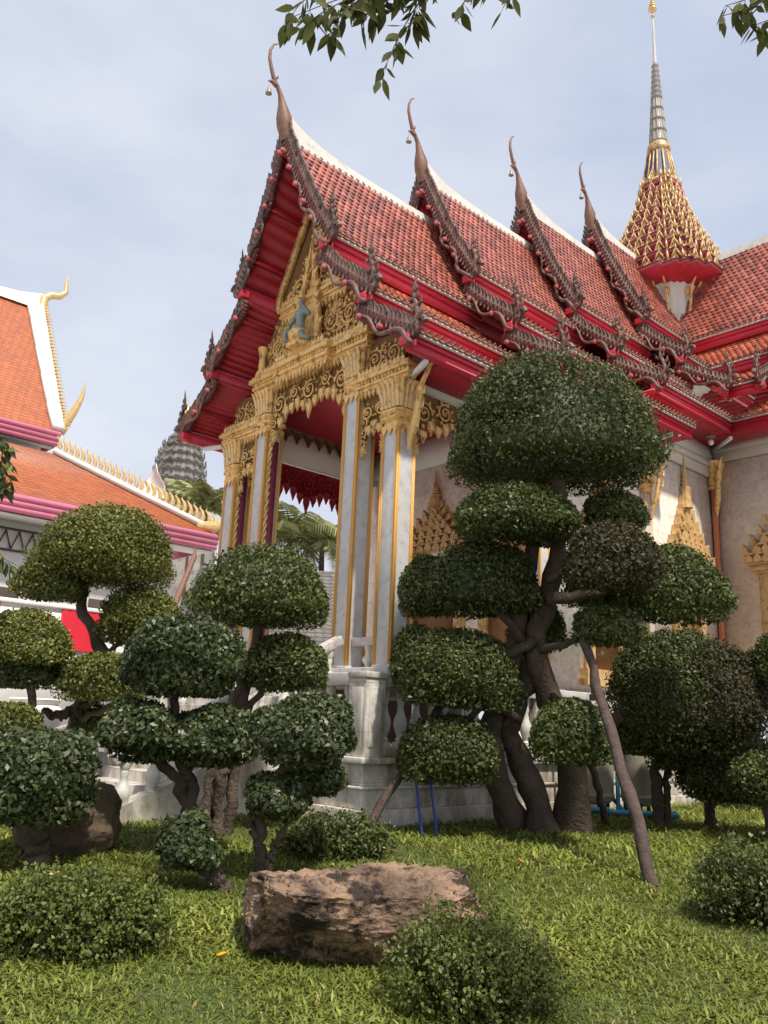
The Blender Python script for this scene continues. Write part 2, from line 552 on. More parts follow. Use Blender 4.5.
def tiles(mb, P, side, a0, a1, fr, w=0.148, ln=0.142):
    """curved, pointed roof tiles laid in courses down the slope profile P"""
    C, tot = fine(P, 60)
    s = np.linspace(0, tot, 60)
    rows = max(1, int(round(tot / ln)))
    cols = max(1, int(round((a1 - a0) / w)))
    w = (a1 - a0) / cols
    xs = np.array([-0.5, -0.28, 0, 0.28, 0.5])
    lift = 0.030 * (1 - 4 * xs ** 2)
    tip = 0.055 * (1 - 4 * xs ** 2)
    for r in range(rows):
        s0, s1 = tot * r / rows, tot * (r + 1) / rows
        p0 = np.array([np.interp(s0, s, C[:, k]) for k in (0, 1)])
        p1 = np.array([np.interp(s1, s, C[:, k]) for k in (0, 1)])
        d = (p1 - p0) / np.linalg.norm(p1 - p0)
        nn = np.array([-d[1], d[0]])
        if nn[1] < 0:
            nn = -nn
        for c in range(cols + (r % 2)):
            ac = a0 + (c + 0.5 - 0.5 * (r % 2)) * w
            ww = w
            jit = random.uniform(-0.004, 0.004)
            A = np.clip(ac + xs * ww * 1.02, a0, a1)
            V = []
            for (base, extra, up) in ((p0, 0 * tip, 0.004 + lift * 0.7), (p1, tip, 0.020 + lift + jit), (p1, tip, 0.004 + 0 * lift)):
                for k in range(5):
                    q = base + d * extra[k] + nn * up[k]
                    V.append((A[k], side * q[0], q[1]))
            F = [(i, i + 1, i + 6, i + 5) for i in (0, 1, 2, 3)] + [(i, i + 1, i + 6, i + 5) for i in (5, 6, 7, 8)]
            mb.add(fr(np.array(V)), np.array(F))


def flame(h, w, lean=0.0):
    """outline of a pointed flame leaf, base centre at the origin"""
    return [(-w * .38, 0), (-w * .5, h * .22), (-w * .36, h * .45), (-w * .12 + lean * .5, h * .72), (lean, h), (w * .10 + lean * .55, h * .70), (w * .38, h * .45), (w * .5, h * .20), (w * .36, 0)]


def antefix_row(mb, a0, a1, b, z, fr, sp=0.135, h=0.10, side=-1):
    n = int((a1 - a0) / sp)
    for i in range(n):
        a = a0 + (i + 0.5) * (a1 - a0) / n
        o = fr(np.array([(a, b, z)]))[0]
        e = fr(np.array([(a + 1, b, z), (a, b + side, z)])) - o
        mb.prism(flame(h * random.uniform(.9, 1.1), 0.10), o, e[0], Z3 * 0.9 + e[1] * 0.25, e[1], 0.035)


def board_profile(P, t0, t1):
    C, tot = fine(P, 30)
    d = np.gradient(C, axis=0)
    d /= np.linalg.norm(d, axis=1)[:, None]
    nn = np.stack([-d[:, 1], d[:, 0]], 1)
    nn[nn[:, 1] < 0] *= -1
    return C, d, nn, tot


def flame_finial(mb, o, fx, h):
    """upright naga-tail finial at the foot of a bargeboard; fx = outward unit vector, o = base point"""
    o, fx = np.asarray(o, float), np.asarray(fx, float)
    q = [(-.04, 0), (.05, .06), (.10, .20), (.07, .38), (.00, .55), (-.01, .74), (.03, .90), (.035, 1.0)]
    r = [.10, .105, .085, .075, .06, .045, .026, .004]
    path = [o + fx * x * h * 1.1 + Z3 * y * h for x, y in q]
    mb.tube(path, [k * h * 0.62 for k in r], 8)
    for (x, y, s, sg) in ((.10, .18, .20, 1), (.08, .36, .17, 1), (.01, .52, .15, 1), (-.0, .68, .12, 1), (.02, .28, .14, -1), (-.04, .5, .12, -1)):
        p = o + fx * x * h * 1.1 + Z3 * y * h
        mb.tube([p, p + fx * sg * s * h * .5 + Z3 * s * h * .35, p + fx * sg * s * h * .55 + Z3 * s * h * .95], [.045 * h, .032 * h, .003], 6)
    # curled snout at the base
    a = np.linspace(0, 1.6 * math.pi, 12)
    c = o + fx * 0.16 * h + Z3 * 0.02 * h
    mb.tube([c + (fx * math.cos(t) + Z3 * math.sin(t)) * (0.13 - 0.055 * t / 5) * h for t in a], np.linspace(.06, .02, 12) * h, 6)


def roof_section(idx, a0, a1, dz, apex, fr, two_sides=True, barge=True, t2=True, back=None, eave_end=None):
    """one telescoped roof: a runs along the ridge (a0 = gable end), b across, z up; fr maps (a,b,z) to the hall's frame"""
    P1 = T1.copy()
    P1[:, 1] = 6.97 + (P1[:, 1] - 6.97) * (apex - 6.97 - dz) / (9.42 - 6.97) + dz
    P2, P3 = T2 + [0, dz], T3 + [0, dz]
    m = MB()
    e1 = a1 if eave_end is None else eave_end
    for P, aa in ((P1, a1), (P2, a1), (P3, e1)):
        C, tot = fine(P, 12)
        d = np.gradient(C, axis=0)
        d /= np.linalg.norm(d, axis=1)[:, None]
        nn = np.stack([-d[:, 1], d[:, 0]], 1)
        nn[nn[:, 1] < 0] *= -1
        for sd_ in (-1, 1):
            for i in range(11):
                V = []
                for aq in (a0, aa):
                    for k in (i, i + 1):
                        for off in (-0.002, -0.06):
                            q = C[k] + nn[k] * off
                            V.append((aq, sd_ * q[0], q[1]))
                V = fr(np.array(V))
                m.add(V, np.array([(0, 2, 6, 4), (1, 5, 7, 3), (0, 1, 3, 2), (4, 6, 7, 5), (0, 4, 5, 1), (2, 3, 7, 6)]))
    # red boarding ribs (purlins) under the overhang, carried on past the bargeboard as square ends
    root = m.build('roof', M['soffit'], T)
    for P, ts in ((P1, (.14, .32, .5, .68, .86)), (P2, (.25, .75)), (P3, (.2, .6))):
        C, d, nn, tot = board_profile(P, 0, 1)
        for t in ts:
            k = int(t * 29)
            q = C[k] - nn[k] * 0.10
            for sd_ in (-1, 1):
                p, e = fr(np.array([(a0 - 0.10, sd_ * q[0], q[1]), (a0 + 1.2, sd_ * q[0], q[1])]))
                if t in (.14, .5, .86, .25, .6):
                    MB().beam(p, e, 0.06, 0.07, up=Z3).build('purlin', M['soffit'], root)
                p, e = fr(np.array([(a0 - 0.19, sd_ * q[0], q[1]), (a0 - 0.101, sd_ * q[0], q[1])]))
                MB().beam(p, e, 0.06, 0.07, up=Z3).build('purlin_end', M['pink'], root, bevel=.012)
    sides = (-1, 1) if two_sides else (-1,)
    for sd_ in sides:
        for P, aa, nm, mk in ((P1, a1, 'upper_tiles', 'tile'), (P2, a1, 'lower_tiles', 'tile2'), (P3, e1, 'lower_tiles', 'tile2')):
            tm = MB()
            tiles(tm, P, sd_, a0 + 0.02, aa, fr)
            to = tm.build(nm, M[mk], root, smooth=40)
            af = MB()
            antefix_row(af, a0 + 0.05, aa, sd_ * (P[-1][0] + 0.06), P[-1][1] - 0.035, fr, side=sd_)
            af.build('eave_antefixes', M['antefix'], root)
    # fascias: a stepped red board with a white drip strip on top
    for P, h in ((P1, 0.30), (P2, 0.27), (P3, 0.25)):
        b, z = P[-1]
        aa = e1 if P is P3 else a1
        for sd_ in (-1, 1):
            fm, ws = MB(), MB()
            for (x0, x1, z0, z1) in ((-.10, -.02, -h - .05, -.08), (-.021, .015, -h * .62, -.082), (.0151, .04, -h * .30, -.084)):
                bb = sorted((sd_ * (b + x0), sd_ * (b + x1)))
                fm.box(a0 - 0.02, aa, bb[0], bb[1], z + z0, z + z1, fr)
            bb = sorted((sd_ * (b - .05), sd_ * (b + .07)))
            ws.box(a0 - 0.01, aa + 0.003, bb[0], bb[1], z - .079, z - .047, fr)
            fm.build('fascia', M['red'], root)
            ws.build('drip_strip', M['ridge'], root)
    # white ridge, sweeping up to the gable end
    rm = MB()
    A = np.linspace(a0 + 0.02, a1, 26)
    ht = 0.03 + 0.36 * np.exp(-(A - a0) / 0.55) if barge else 0.10 + 0 * A
    for i in range(25):
        V = []
        for k in (i, i + 1):
            for (b, z) in ((-.11, -.19), (-.05, ht[k]), (.05, ht[k]), (.11, -.19)):
                V.append((A[k], b, apex + z))
        rm.add(fr(np.array(V)), np.array([(0, 1, 5, 4), (1, 2, 6, 5), (2, 3, 7, 6)]))
    rm.build('ridge_cap', M['ridge'], root, smooth=30)
    if not barge:
        return root
    # bargeboards: scaled board with a wavy naga edge and a crest of slanted blades
    for sd_ in (-1, 1):
        bm_, fins = MB(), MB()
        for ti, P in enumerate((P1, P2, P3)):
            ext = np.vstack([P, P[-1] + (P[-1] - P[-2]) / np.linalg.norm(P[-1] - P[-2]) * 0.22])
            C, d, nn, tot = board_profile(ext, 0, 1)
            K = len(C)
            for i in range(K - 1):
                V = []
                for k in (i, i + 1):
                    t = k / (K - 1)
                    low = 0.11 + (0.05 * math.sin(t * tot * 6.5) if (ti or t > .35) else 0.0)
                    for off in (-low, 0.07):
                        for a in (a0 - 0.10, a0 - 0.012):
                            q = C[k] + nn[k] * off
                            V.append((a, sd_ * q[0], q[1]))
                V = fr(np.array(V))
                bm_.add(V, np.array([(0, 2, 6, 4), (1, 5, 7, 3), (2, 3, 7, 6), (0, 4, 5, 1), (0, 1, 3, 2), (4, 6, 7, 5)]))
            # slanted blades
            nf = int(tot / 0.105)
            for j in range(nf):
                k = min(K - 1, int((j + .5) / nf * K))
                o = fr(np.array([(a0 - 0.085, sd_ * (C[k][0] + nn[k][0] * .05), C[k][1] + nn[k][1] * .05)]))[0]
                e = fr(np.array([(a0, sd_ * d[k][0], d[k][1]), (a0, sd_ * nn[k][0], nn[k][1]), (a0 + 1, 0, 0)])) - fr(np.array([(a0, 0, 0)]))
                hh = 0.155 * random.uniform(.88, 1.12)
                fins.prism([(-.055, 0), (-.075, hh * .45), (-.10, hh * .8), (-.13, hh), (-.055, hh * .9), (.01, hh * .62), (.05, hh * .25), (.055, 0)], o, e[0], e[1], e[2], 0.055)
                # raised scale ribs on the face of the board
                o2 = o + e[2] * (-0.024) - e[1] * 0.12
                fins.prism([(-.045, .13), (-.005, .13), (.045, 0), (.005, -.015)], o2, e[0], e[1], e[2], 0.02)
            # serpentine naga body along the lower edge of the long boards
            kk = np.linspace(0.42 if ti == 0 else 0.1, 1.0, 26)
            path, rr = [], []
            for t in kk:
                i = int(t * (K - 1))
                off = -0.13 + 0.075 * math.sin((t - kk[0]) * tot * 7.5)
                path.append((a0 - 0.115, sd_ * (C[i][0] + nn[i][0] * off), C[i][1] + nn[i][1] * off))
                rr.append(0.02 + 0.022 * (t - kk[0]) / (1 - kk[0]))
            fins.tube(fr(np.array(path)), rr, 7)
        bo = bm_.build('bargeboard', M['barge_base'], root)
        fins.build('carved_blades', M['barge'], bo)
        for P in (P1, P2, P3):
            dd = (P[-1] - P[-2]) / np.linalg.norm(P[-1] - P[-2])
            q = P[-1] + dd * 0.10
            o, e = fr(np.array([(a0 - 0.06, sd_ * q[0], q[1] + .03), (a0 - 0.06, sd_ * (q[0] + 1), q[1] + .03)]))
            fmb = MB()
            flame_finial(fmb, o, e - o, 0.84)
            fmb.build('flame_finial', M['barge'], root, smooth=50)
            pb = MB()
            bb = sorted((sd_ * (q[0] - .02), sd_ * (q[0] - .20)))
            pb.box(a0 - 0.14, a0 + 0.03, bb[0], bb[1], q[1] - .21, q[1] - .07, fr)
            pb.build('bracket_block', M['red'], root, bevel=0.008)
    # horn finial (bulb, slender neck, beak) with a small bell
    ch = MB()
    zz = apex + 0.10
    q = [(-.06, -.25), (-.09, .02), (-.10, .20), (-.15, .46), (-.20, .64), (-.27, .76), (-.34, .84), (-.40, 1.02), (-.45, 1.22), (-.44, 1.40), (-.37, 1.56), (-.28, 1.63)]
    r = [.08, .14, .145, .075, .045, .040, .042, .036, .032, .027, .019, .008]
    ch.tube(fr(np.array([(a0 + x, 0, zz + z) for x, z in q])), r, 12)
    ch.tube(fr(np.array([(a0 - .28, 0, zz + .76), (a0 - .40, 0, zz + .79), (a0 - .47, 0, zz + .75)])), [.05, .034, .008], 8)
    ch.tube(fr(np.array([(a0 - .35, 0, zz + .86), (a0 - .27, 0, zz + .93), (a0 - .25, 0, zz + 1.0)])), [.035, .022, .004], 6)
    fin = ch.build('horn_finial', M['chofa'], root, smooth=60)
    bl = MB()
    c = fr(np.array([(a0 - .45, 0, zz + .5)]))[0]
    bl.lathe([(.002, .26), (.006, .25), (.006, .13), (.03, .12), (.05, .04), (.062, 0), (.02, -.01)], c, 10)
    bl.build('bell', M['grey_glass'], fin, smooth=50)
    # gable infill behind the bargeboard
    if back is not None:
        gm = MB()
        pol = [(s_ * p[0], p[1] - 0.1) for s_, PP in ((-1, P1),) for p in PP] + [(p[0], p[1] - 0.1) for p in P1[::-1]]
        V = fr(np.array([(back, x, z) for x, z in pol]))
        gm.add(V, [tuple(range(len(pol)))])
        gm.build('gable_infill', M['soffit'], root)
    return root


LEAN = 0.055        # the gable ends lean outwards as they rise


def fr_main(dz):
    return lambda V: np.stack([V[:, 0] - LEAN * (V[:, 2] - 4.4 - dz), V[:, 1] + CV, V[:, 2]], 1)


CU = 12.30


def fr_cross(k, dz=None):   # gable end at a = 0, a runs back towards the crossing, which lies at a = k
    return lambda V: np.stack([CU - V[:, 1], CV - (k - V[:, 0]) - (0 if dz is None else LEAN * (V[:, 2] - 4.4 - dz)), V[:, 2]], 1)


DZ = (0.0, 0.8, 1.42, 2.25)
AP = (9.42, 10.34, 11.28, 12.10)
roof_section(0, -0.67, 3.05, DZ[0], AP[0], fr_main(DZ[0]))
roof_section(1, 2.78, 6.40, DZ[1], AP[1], fr_main(DZ[1]), back=3.2, eave_end=7.4)
roof_section(2, 6.12, 9.25, DZ[2], AP[2], fr_main(DZ[2]), back=6.6, eave_end=9.24)
roof_section(3, 8.99, 12.6, DZ[3], AP[3], fr_main(DZ[3]), back=9.5, eave_end=9.4)
# cross wing: the crossing arm, then a lower arm nearer the right edge
roof_section(4, 0.0, 3.75, DZ[3], 12.10, fr_cross(3.75, DZ[3]), eave_end=0.9)
roof_section(5, 0.0, 4.6, DZ[2], 11.28, fr_cross(8.2, DZ[2]), eave_end=5.1)
roof_section(6, 0.0, 3.6, DZ[3], 12.10, fr_cross(0.0), barge=False, two_sides=False)


# ------------------------------------------------------------------ carving helpers (local frame of the hall)
def spiral(mb, o, ax, ay, n, cx, cy, R, turns=1.6, sg=1, r0=0.028, ph=0.0, leaves=True):
    """one carved scroll: a tapering spiral with flame leaves round its rim"""
    a = np.linspace(0, turns * 2 * math.pi, int(12 * turns) + 2)
    rr = R * (1 - 0.80 * a / a[-1])
    P = [o + ax * (cx + r * math.cos(ph + sg * t)) + ay * (cy + r * math.sin(ph + sg * t)) + n * (0.02 + 0.03 * (1 - r / R)) for t, r in zip(a, rr)]
    mb.tube(P, np.linspace(r0, r0 * .6, len(P)), 5)
    mb.ball(o + ax * cx + ay * cy + n * .05, R * .16, 6, 4)
    if leaves:
        k = max(5, int(R * 55))
        for j in range(k):
            t = 2 * math.pi * (j + .5) / k
            e = ax * math.cos(t) + ay * math.sin(t)
            f = -ax * math.sin(t) + ay * math.cos(t)
            mb.prism(flame(R * .42, R * .34, R * .12 * sg), o + ax * cx + ay * cy + e * R * .98 + n * .008, f, e, n, .022)


def scroll_band(mb, o, ax, ay, n, w, h, k, r0=0.022, inner=None):
    """scrolls set side by side in a panel w x h, small ones filling the corners"""
    R = min(h * .40, w / k * .42)
    for j in range(k):
        cx = (j + .5) * w / k
        spiral(mb, o, ax, ay, n, cx, h * .5, R, 1.8, 1 if j % 2 else -1, r0, ph=j * 1.3)
        for (sx, sy) in ((-.5, .16), (-.5, .84)):
            spiral(mb, o, ax, ay, n, max(.06, cx + sx * w / k), h * sy, R * .45, 1.3, -1 if j % 2 else 1, r0 * .7, ph=2.0)


def fringe(mb, o, ax, dn, n, length, sp=0.1, h=0.12, dep=0.025):
    k = max(1, int(round(length / sp)))
    s = length / k
    for j in range(k):
        mb.prism([(-.46 * s, 0), (-.40 * s, .35 * h), (-.2 * s, .6 * h), (0, h), (.2 * s, .6 * h), (.40 * s, .35 * h), (.46 * s, 0)], o + ax * (j + .5) * s, ax, dn, n, dep)


def cornice(mb, x, y0, y1, z, h, proj=0.10, dent=True):
    """stepped gilt moulding along the front (normal -x) from y0 to y1, bottom at z"""
    st = [(0.00, .22, .35), (.22, .40, .65), (.40, .60, .5), (.60, .84, 1.0), (.84, 1.0, .75)]
    for i, (a, b, p) in enumerate(st):
        e = proj * p
        mb.box(x - e, x + .12, y0 - e * .9, y1 + e * .9, z + h * a + .0005 * i, z + h * b, None)
    if dent:
        k = int((y1 - y0) / .075)
        for j in range(k):
            yy = y0 + (j + .5) * (y1 - y0) / k
            mb.box(x - proj * .72, x - proj * .4, yy - .022, yy + .022, z + h * .42, z + h * .585)


def upright_row(mb, x, y0, y1, z, h, sp=.085):
    k = int((y1 - y0) / sp)
    for j in range(k):
        mb.prism(flame(h, sp * 1.05), np.array([x, y0 + (j + .5) * (y1 - y0) / k, z]), Y3, Z3, X3, .025)


# ------------------------------------------------------------------ porch columns
def column(y, zcap, zcapt, x=0.0, s=0.17):
    c = MB()
    for f in (1.0,):
        c.box(x - s, x + s, y - s, y + s, 0.0, zcap)
    c.box(x - s - .02, x + s + .02, y - s - .02, y + s + .02, -.002, .05)
    o = c.build('column', M['marble'], T, bevel=.01)
    b, e = MB(), MB()
    for sx in (-1, 1):
        for sy in (-1, 1):
            cx, cy = x + sx * s, y + sy * s
            for (d, w) in ((-.012, .020), (.022, .014)):
                b.box(*sorted((cx - sx * .034, cx + sx * .008)), *sorted((cy - sy * .034, cy + sy * .0095)), 0.051, zcap - .01) if w > .015 else None
            b.tube([(cx + sx * .004, cy + sy * .004, 0.051), (cx + sx * .004, cy + sy * .004, zcap)], .016, 6)
            b.tube([(cx - sx * .034, cy + sy * .006, 0.051), (cx - sx * .034, cy + sy * .006, zcap)], .009, 5)
            b.tube([(cx + sx * .006, cy - sy * .034, 0.051), (cx + sx * .006, cy - sy * .034, zcap)], .009, 5)
    b.build('gilt_corner_strip', M['band'], o)
    cap = MB()
    H = zcapt - zcap
    sq = [(math.cos(t) / max(abs(math.cos(t)), abs(math.sin(t))) * .94, math.sin(t) / max(abs(math.cos(t)), abs(math.sin(t))) * .94) for t in np.linspace(math.pi / 16, 2 * math.pi + math.pi / 16, 16, endpoint=False)]
    cap.lathe([(s * 1.10, -.02), (s * 1.22, .02 * H), (s * 1.12, .09 * H), (s * 1.45, .14 * H), (s * 1.5, .18 * H), (s * 1.2, .23 * H), (s * 1.5, .30 * H), (s * 1.5, .34 * H), (s * 1.15, .38 * H), (s * 1.2, .6 * H), (s * 1.5, .86 * H), (s * 1.75, .95 * H), (s * 1.8, H)], (x, y, zcap), sq=sq)
    for fx, fy in ((1, 0), (-1, 0), (0, 1), (0, -1)):
        f, g_ = np.array([fx, fy, 0.]), np.array([-fy, fx, 0.])
        for j in range(5):                                   # tall lotus petals flaring outwards
            k = (j - 2) * s * .5
            p0 = np.array([x, y, zcap + .38 * H]) + f * s * 1.16 + g_ * k
            cap.tube([p0, p0 + Z3 * .28 * H + f * .02, p0 + Z3 * .5 * H + f * s * .36 + g_ * k * .25, p0 + Z3 * .60 * H + f * s * .62 + g_ * k * .4], [.034, .040, .034, .010], 6, flat=g_)
        for j in range(3):                                   # hanging leaves below the collar
            cap.prism(flame(.17, .12), np.array([x, y, zcap + .01]) + f * (s + .012) + g_ * (j - 1) * s * .7, g_, -Z3, f, .02)
    cap.build('capital', M['gold'], o, smooth=40)
    sil = MB()
    for fx, fy in ((1, 0), (-1, 0), (0, 1), (0, -1)):
        f, g_ = np.array([fx, fy, 0.]), np.array([-fy, fx, 0.])
        for j in range(4):
            k = (j - 1.5) * s * .5
            p0 = np.array([x, y, zcap + .40 * H]) + f * s * 1.17 + g_ * k
            sil.tube([p0, p0 + Z3 * .25 * H + f * .02, p0 + Z3 * .48 * H + f * s * .32 + g_ * k * .25], [.02, .028, .012], 5, flat=g_)
    sil.build('capital_inlay', M['silver_gold'], o, smooth=40)
    return o


def eave_bracket(x, y, z, dx, dy):
    """carved naga strut springing from a column up to the eave"""
    d = np.array([dx, dy, 0.])
    mb = MB()
    o = np.array([x, y, z])
    q = [(.02, -.55), (.06, -.35), (.16, -.12), (.20, .12), (.24, .40), (.42, .66), (.55, .74)]
    mb.tube([o + d * a + Z3 * b for a, b in q], [.022, .055, .065, .05, .045, .035, .012], 7)
    for (a, b, s) in ((.10, -.2, .15), (.2, .08, .14), (.24, .3, .12)):
        p = o + d * a + Z3 * b
        mb.tube([p, p + d * s * .7 - Z3 * .02, p + d * s * .8 + Z3 * s * .8], [.03, .025, .004], 6)
    mb.build('eave_bracket', M['gold'], T, smooth=50)


YC = (0.02, 0.96, 3.49, 4.43)
column(YC[0], 3.58, 4.30)
column(YC[3], 3.58, 4.30)
column(YC[1], 4.34, 5.08)
column(YC[2], 4.34, 5.08)
eave_bracket(0.0, -.17, 3.75, 0, -1)
eave_bracket(0.0, 4.62, 3.75, 0, 1)

# ------------------------------------------------------------------ gable front
gold = MB()
FX = -0.13        # front face of the gable woodwork
for (y0, y1) in ((-.28, .80), (3.65, 4.73)):
    cornice(gold, FX, y0, y1, 4.30, .26, .13)
    upright_row(gold, FX - .10, y0, y1, 4.56, .10)
cornice(gold, FX, .70, 3.75, 5.08, .34, .16)
upright_row(gold, FX - .12, .70, 3.75, 5.42, .10)
cornice(gold, FX, 1.32, 3.13, 6.36, .28, .10)
upright_row(gold, FX - .08, 1.32, 3.13, 6.64, .10)
for y0, y1 in ((1.55, 2.9),):
    cornice(gold, FX - .14, y0, y1, 5.085, .33, .15)
    upright_row(gold, FX - .26, y0, y1, 5.415, .13)
g0 = gold.build('gilt_cornice', M['gold'], T, bevel=.004)
for (y0, y1, z, x) in ((-.3, .8, 4.30, FX - .03), (3.65, 4.75, 4.30, FX - .03), (.66, 3.79, 5.08, FX - .06), (1.30, 3.15, 6.36, FX - .03), (1.5, 2.95, 5.08, FX - .20)):
    fr_ = MB()
    fringe(fr_, np.array([x, y0, z + .01]), Y3, -Z3, X3, y1 - y0, .095, .14)
    fr_.build('leaf_fringe', M['gold'], g0)

# pediment: dull ground panel set in the gable, gilt scrolls standing proud of it
pb = MB()
pb.prism([(.55, 5.40), (3.90, 5.40), (3.48, 6.28), (3.20, 6.88), (2.225, 8.75), (1.25, 6.88), (.97, 6.28)], np.array([FX + .03, 0, 0]), Y3, Z3, X3, .10)
for y0, y1 in ((-.15, .78), (3.67, 4.60)):
    pb.prism([(y0, 4.5), (y1, 4.5), (y1, 5.2), (y0, 5.15)], np.array([FX + .05, 0, 0]), Y3, Z3, X3, .08)
ped = pb.build('pediment', M['gold_back'], T)
sc = MB()
o = np.array([FX + .028, 0, 0])
scroll_band(sc, o + np.array([0, .95, 5.50]), Y3, Z3, -X3, 1.0, .80, 2)
sc.build('carved_scrolls', M['gold'], ped)
sc = MB()
scroll_band(sc, o + np.array([0, 2.50, 5.50]), Y3, Z3, -X3, 1.0, .80, 2)
sc.build('carved_scrolls', M['gold'], ped)
sc = MB()
for (y, z, R) in ((1.75, 6.92, .19), (2.70, 6.92, .19), (2.225, 7.0, .2), (2.02, 7.32, .17), (2.45, 7.32, .17), (2.225, 7.62, .16), (2.225, 7.98, .12), (2.12, 7.80, .09), (2.33, 7.8, .09), (1.5, 6.80, .11), (2.95, 6.80, .11)):
    spiral(sc, o, Y3, Z3, -X3, y, z, R, 1.7, random.choice((-1, 1)), .022, ph=random.random() * 6)
sc.build('carved_scrolls', M['gold'], ped)
for y0, w in ((-.12, .86), (3.70, .86)):
    s2 = MB()
    scroll_band(s2, np.array([FX + .045, y0, 4.60]), Y3, Z3, -X3, w, .44, 2, .016)
    s2.build('carved_scrolls', M['gold'], ped)
sc = MB()
for _ in range(200):                       # loose flame leaves between the scrolls
    y, z = random.uniform(.9, 3.55), random.uniform(5.48, 6.32)
    if 1.9 < y < 2.5:
        continue
    t = random.uniform(0, 6.28)
    sc.prism(flame(.15, .085, .03), o + Y3 * y + Z3 * z - X3 * .0, Y3 * math.cos(t) - Z3 * math.sin(t), Y3 * math.sin(t) + Z3 * math.cos(t), -X3, .022)
sc.build('carved_leaves', M['gold'], ped)
# sloping gilt edge bands following the roof
for sg in (-1, 1):
    eb = MB()
    pts = [(.30, 8.45), (.56, 7.88), (.84, 7.32), (1.04, 6.92), (1.06, 6.62)]
    for (p, q) in zip(pts[:-1], pts[1:]):
        eb.beam((FX - .02, CV + sg * p[0], p[1]), (FX - .02, CV + sg * q[0], q[1]), .13, .10, up=X3)
        for k in range(5):
            t = (k + .5) / 5
            c = np.array([FX - .06, CV + sg * (p[0] + (q[0] - p[0]) * t), p[1] + (q[1] - p[1]) * t])
            nrm = np.array([0, -sg * .85, -.5])
            eb.prism(flame(.13, .085), c, np.array([0, sg * .5, -.85]), nrm, X3, .03)
    eb.build('gable_edge', M['gold'], ped)
# small posts dividing the tiers
for y in (.80, 3.65):
    po = MB()
    po.lathe([(.075, 0), (.09, .04), (.065, .1), (.07, .2), (.06, .35), (.085, .46), (.10, .52), (.10, .55)], (FX - .05, y, 5.44), 10)
    po.build('dividing_post', M['gold'], ped, smooth=50)

# framed deity: flaming pointed niche and a seated teal figure
NV = CV - .02        # middle of the niche
ni = MB()
for sg in (-1, 1):
    pts = [(.30, 5.62), (.33, 5.85), (.27, 6.15), (.21, 6.40), (.19, 6.62), (.12, 6.90), (.06, 7.20), (.015, 7.62)]
    ni.tube([(FX - .14, NV + sg * a, b) for a, b in pts], [.05, .055, .05, .045, .045, .04, .032, .008], 7)
    for a, b in pts[1:-1]:
        ni.prism(flame(.17, .10, .02), np.array([FX - .13, NV + sg * (a + .02), b]), np.array([0, sg * .5, -.6]), np.array([0, sg * .6, .75]), -X3, .03)
ni.prism([(-.30, 5.6), (.30, 5.6), (.26, 6.15), (.18, 6.5), (.10, 6.9), (0, 7.4), (-.10, 6.9), (-.18, 6.5), (-.26, 6.15)], np.array([FX - .05, NV, 0]), Y3, Z3, X3, .03)
ni.lathe([(.26, 0), (.28, .06), (.2, .10), (.27, .16), (.22, .2)], (FX - .2, NV, 5.46), 12)
niche = ni.build('flame_niche', M['gold'], ped, smooth=50)


def skin_body(name, pts, edges, rads, material, parent, sub=1, root=0):
    """one continuous body grown over a skeleton of joints"""
    me = bpy.data.meshes.new(name)
    me.from_pydata([tuple(p) for p in pts], edges, [])
    o = bpy.data.objects.new(name, me)
    COL.objects.link(o)
    o.modifiers.new('skin', 'SKIN')
    sv = me.skin_vertices.new() if not me.skin_vertices else me.skin_vertices[0]
    for i, r in enumerate(rads):
        sv.data[i].radius = (r, r)
        sv.data[i].use_root = i == root
    sb = o.modifiers.new('sub', 'SUBSURF')
    sb.levels = sb.render_levels = sub
    me.materials.append(material)
    o.parent = parent
    return o


fx, fy, fz = FX - .27, NV, 5.74
sk = [(0, 0, 0), (0, 0, .18), (-.01, 0, .36), (0, 0, .46), (-.01, 0, .545), (-.01, 0, .63),
      (0, .15, .37), (-.04, .27, .22), (-.13, .16, .10), (0, -.15, .37), (-.03, -.29, .26), (-.14, -.20, .42),
      (-.08, .12, -.03), (-.20, .17, .02), (-.17, .18, -.20), (-.06, -.12, -.05), (-.12, -.24, -.16), (-.02, -.34, -.20)]
ed = [(0, 1), (1, 2), (2, 3), (3, 4), (4, 5), (2, 6), (6, 7), (7, 8), (2, 9), (9, 10), (10, 11), (0, 12), (12, 13), (13, 14), (0, 15), (15, 16), (16, 17)]
rd = [.10, .075, .095, .040, .070, .055, .055, .042, .030, .055, .042, .030, .08, .06, .04, .08, .06, .035]
fig = skin_body('deity_figure', [(fx + a, fy + b, fz + c) for a, b, c in sk], ed, rd, M['teal'], ped, 2)

cr_ = MB()
cr_.lathe([(.066, 0), (.07, .03), (.05, .05), (.052, .08), (.03, .12), (.014, .2), (.003, .28)], (fx - .01, fy, fz + .66), 10)
cr_.build('crown_ornament', M['gold_bright'], fig, smooth=50)
sk_ = MB()
sk_.lathe([(.17, -.12), (.20, -.06), (.17, .02), (.10, .06)], (fx - .02, fy, fz), 12)
sk_.build('draped_skirt', M['gold'], fig, smooth=60)


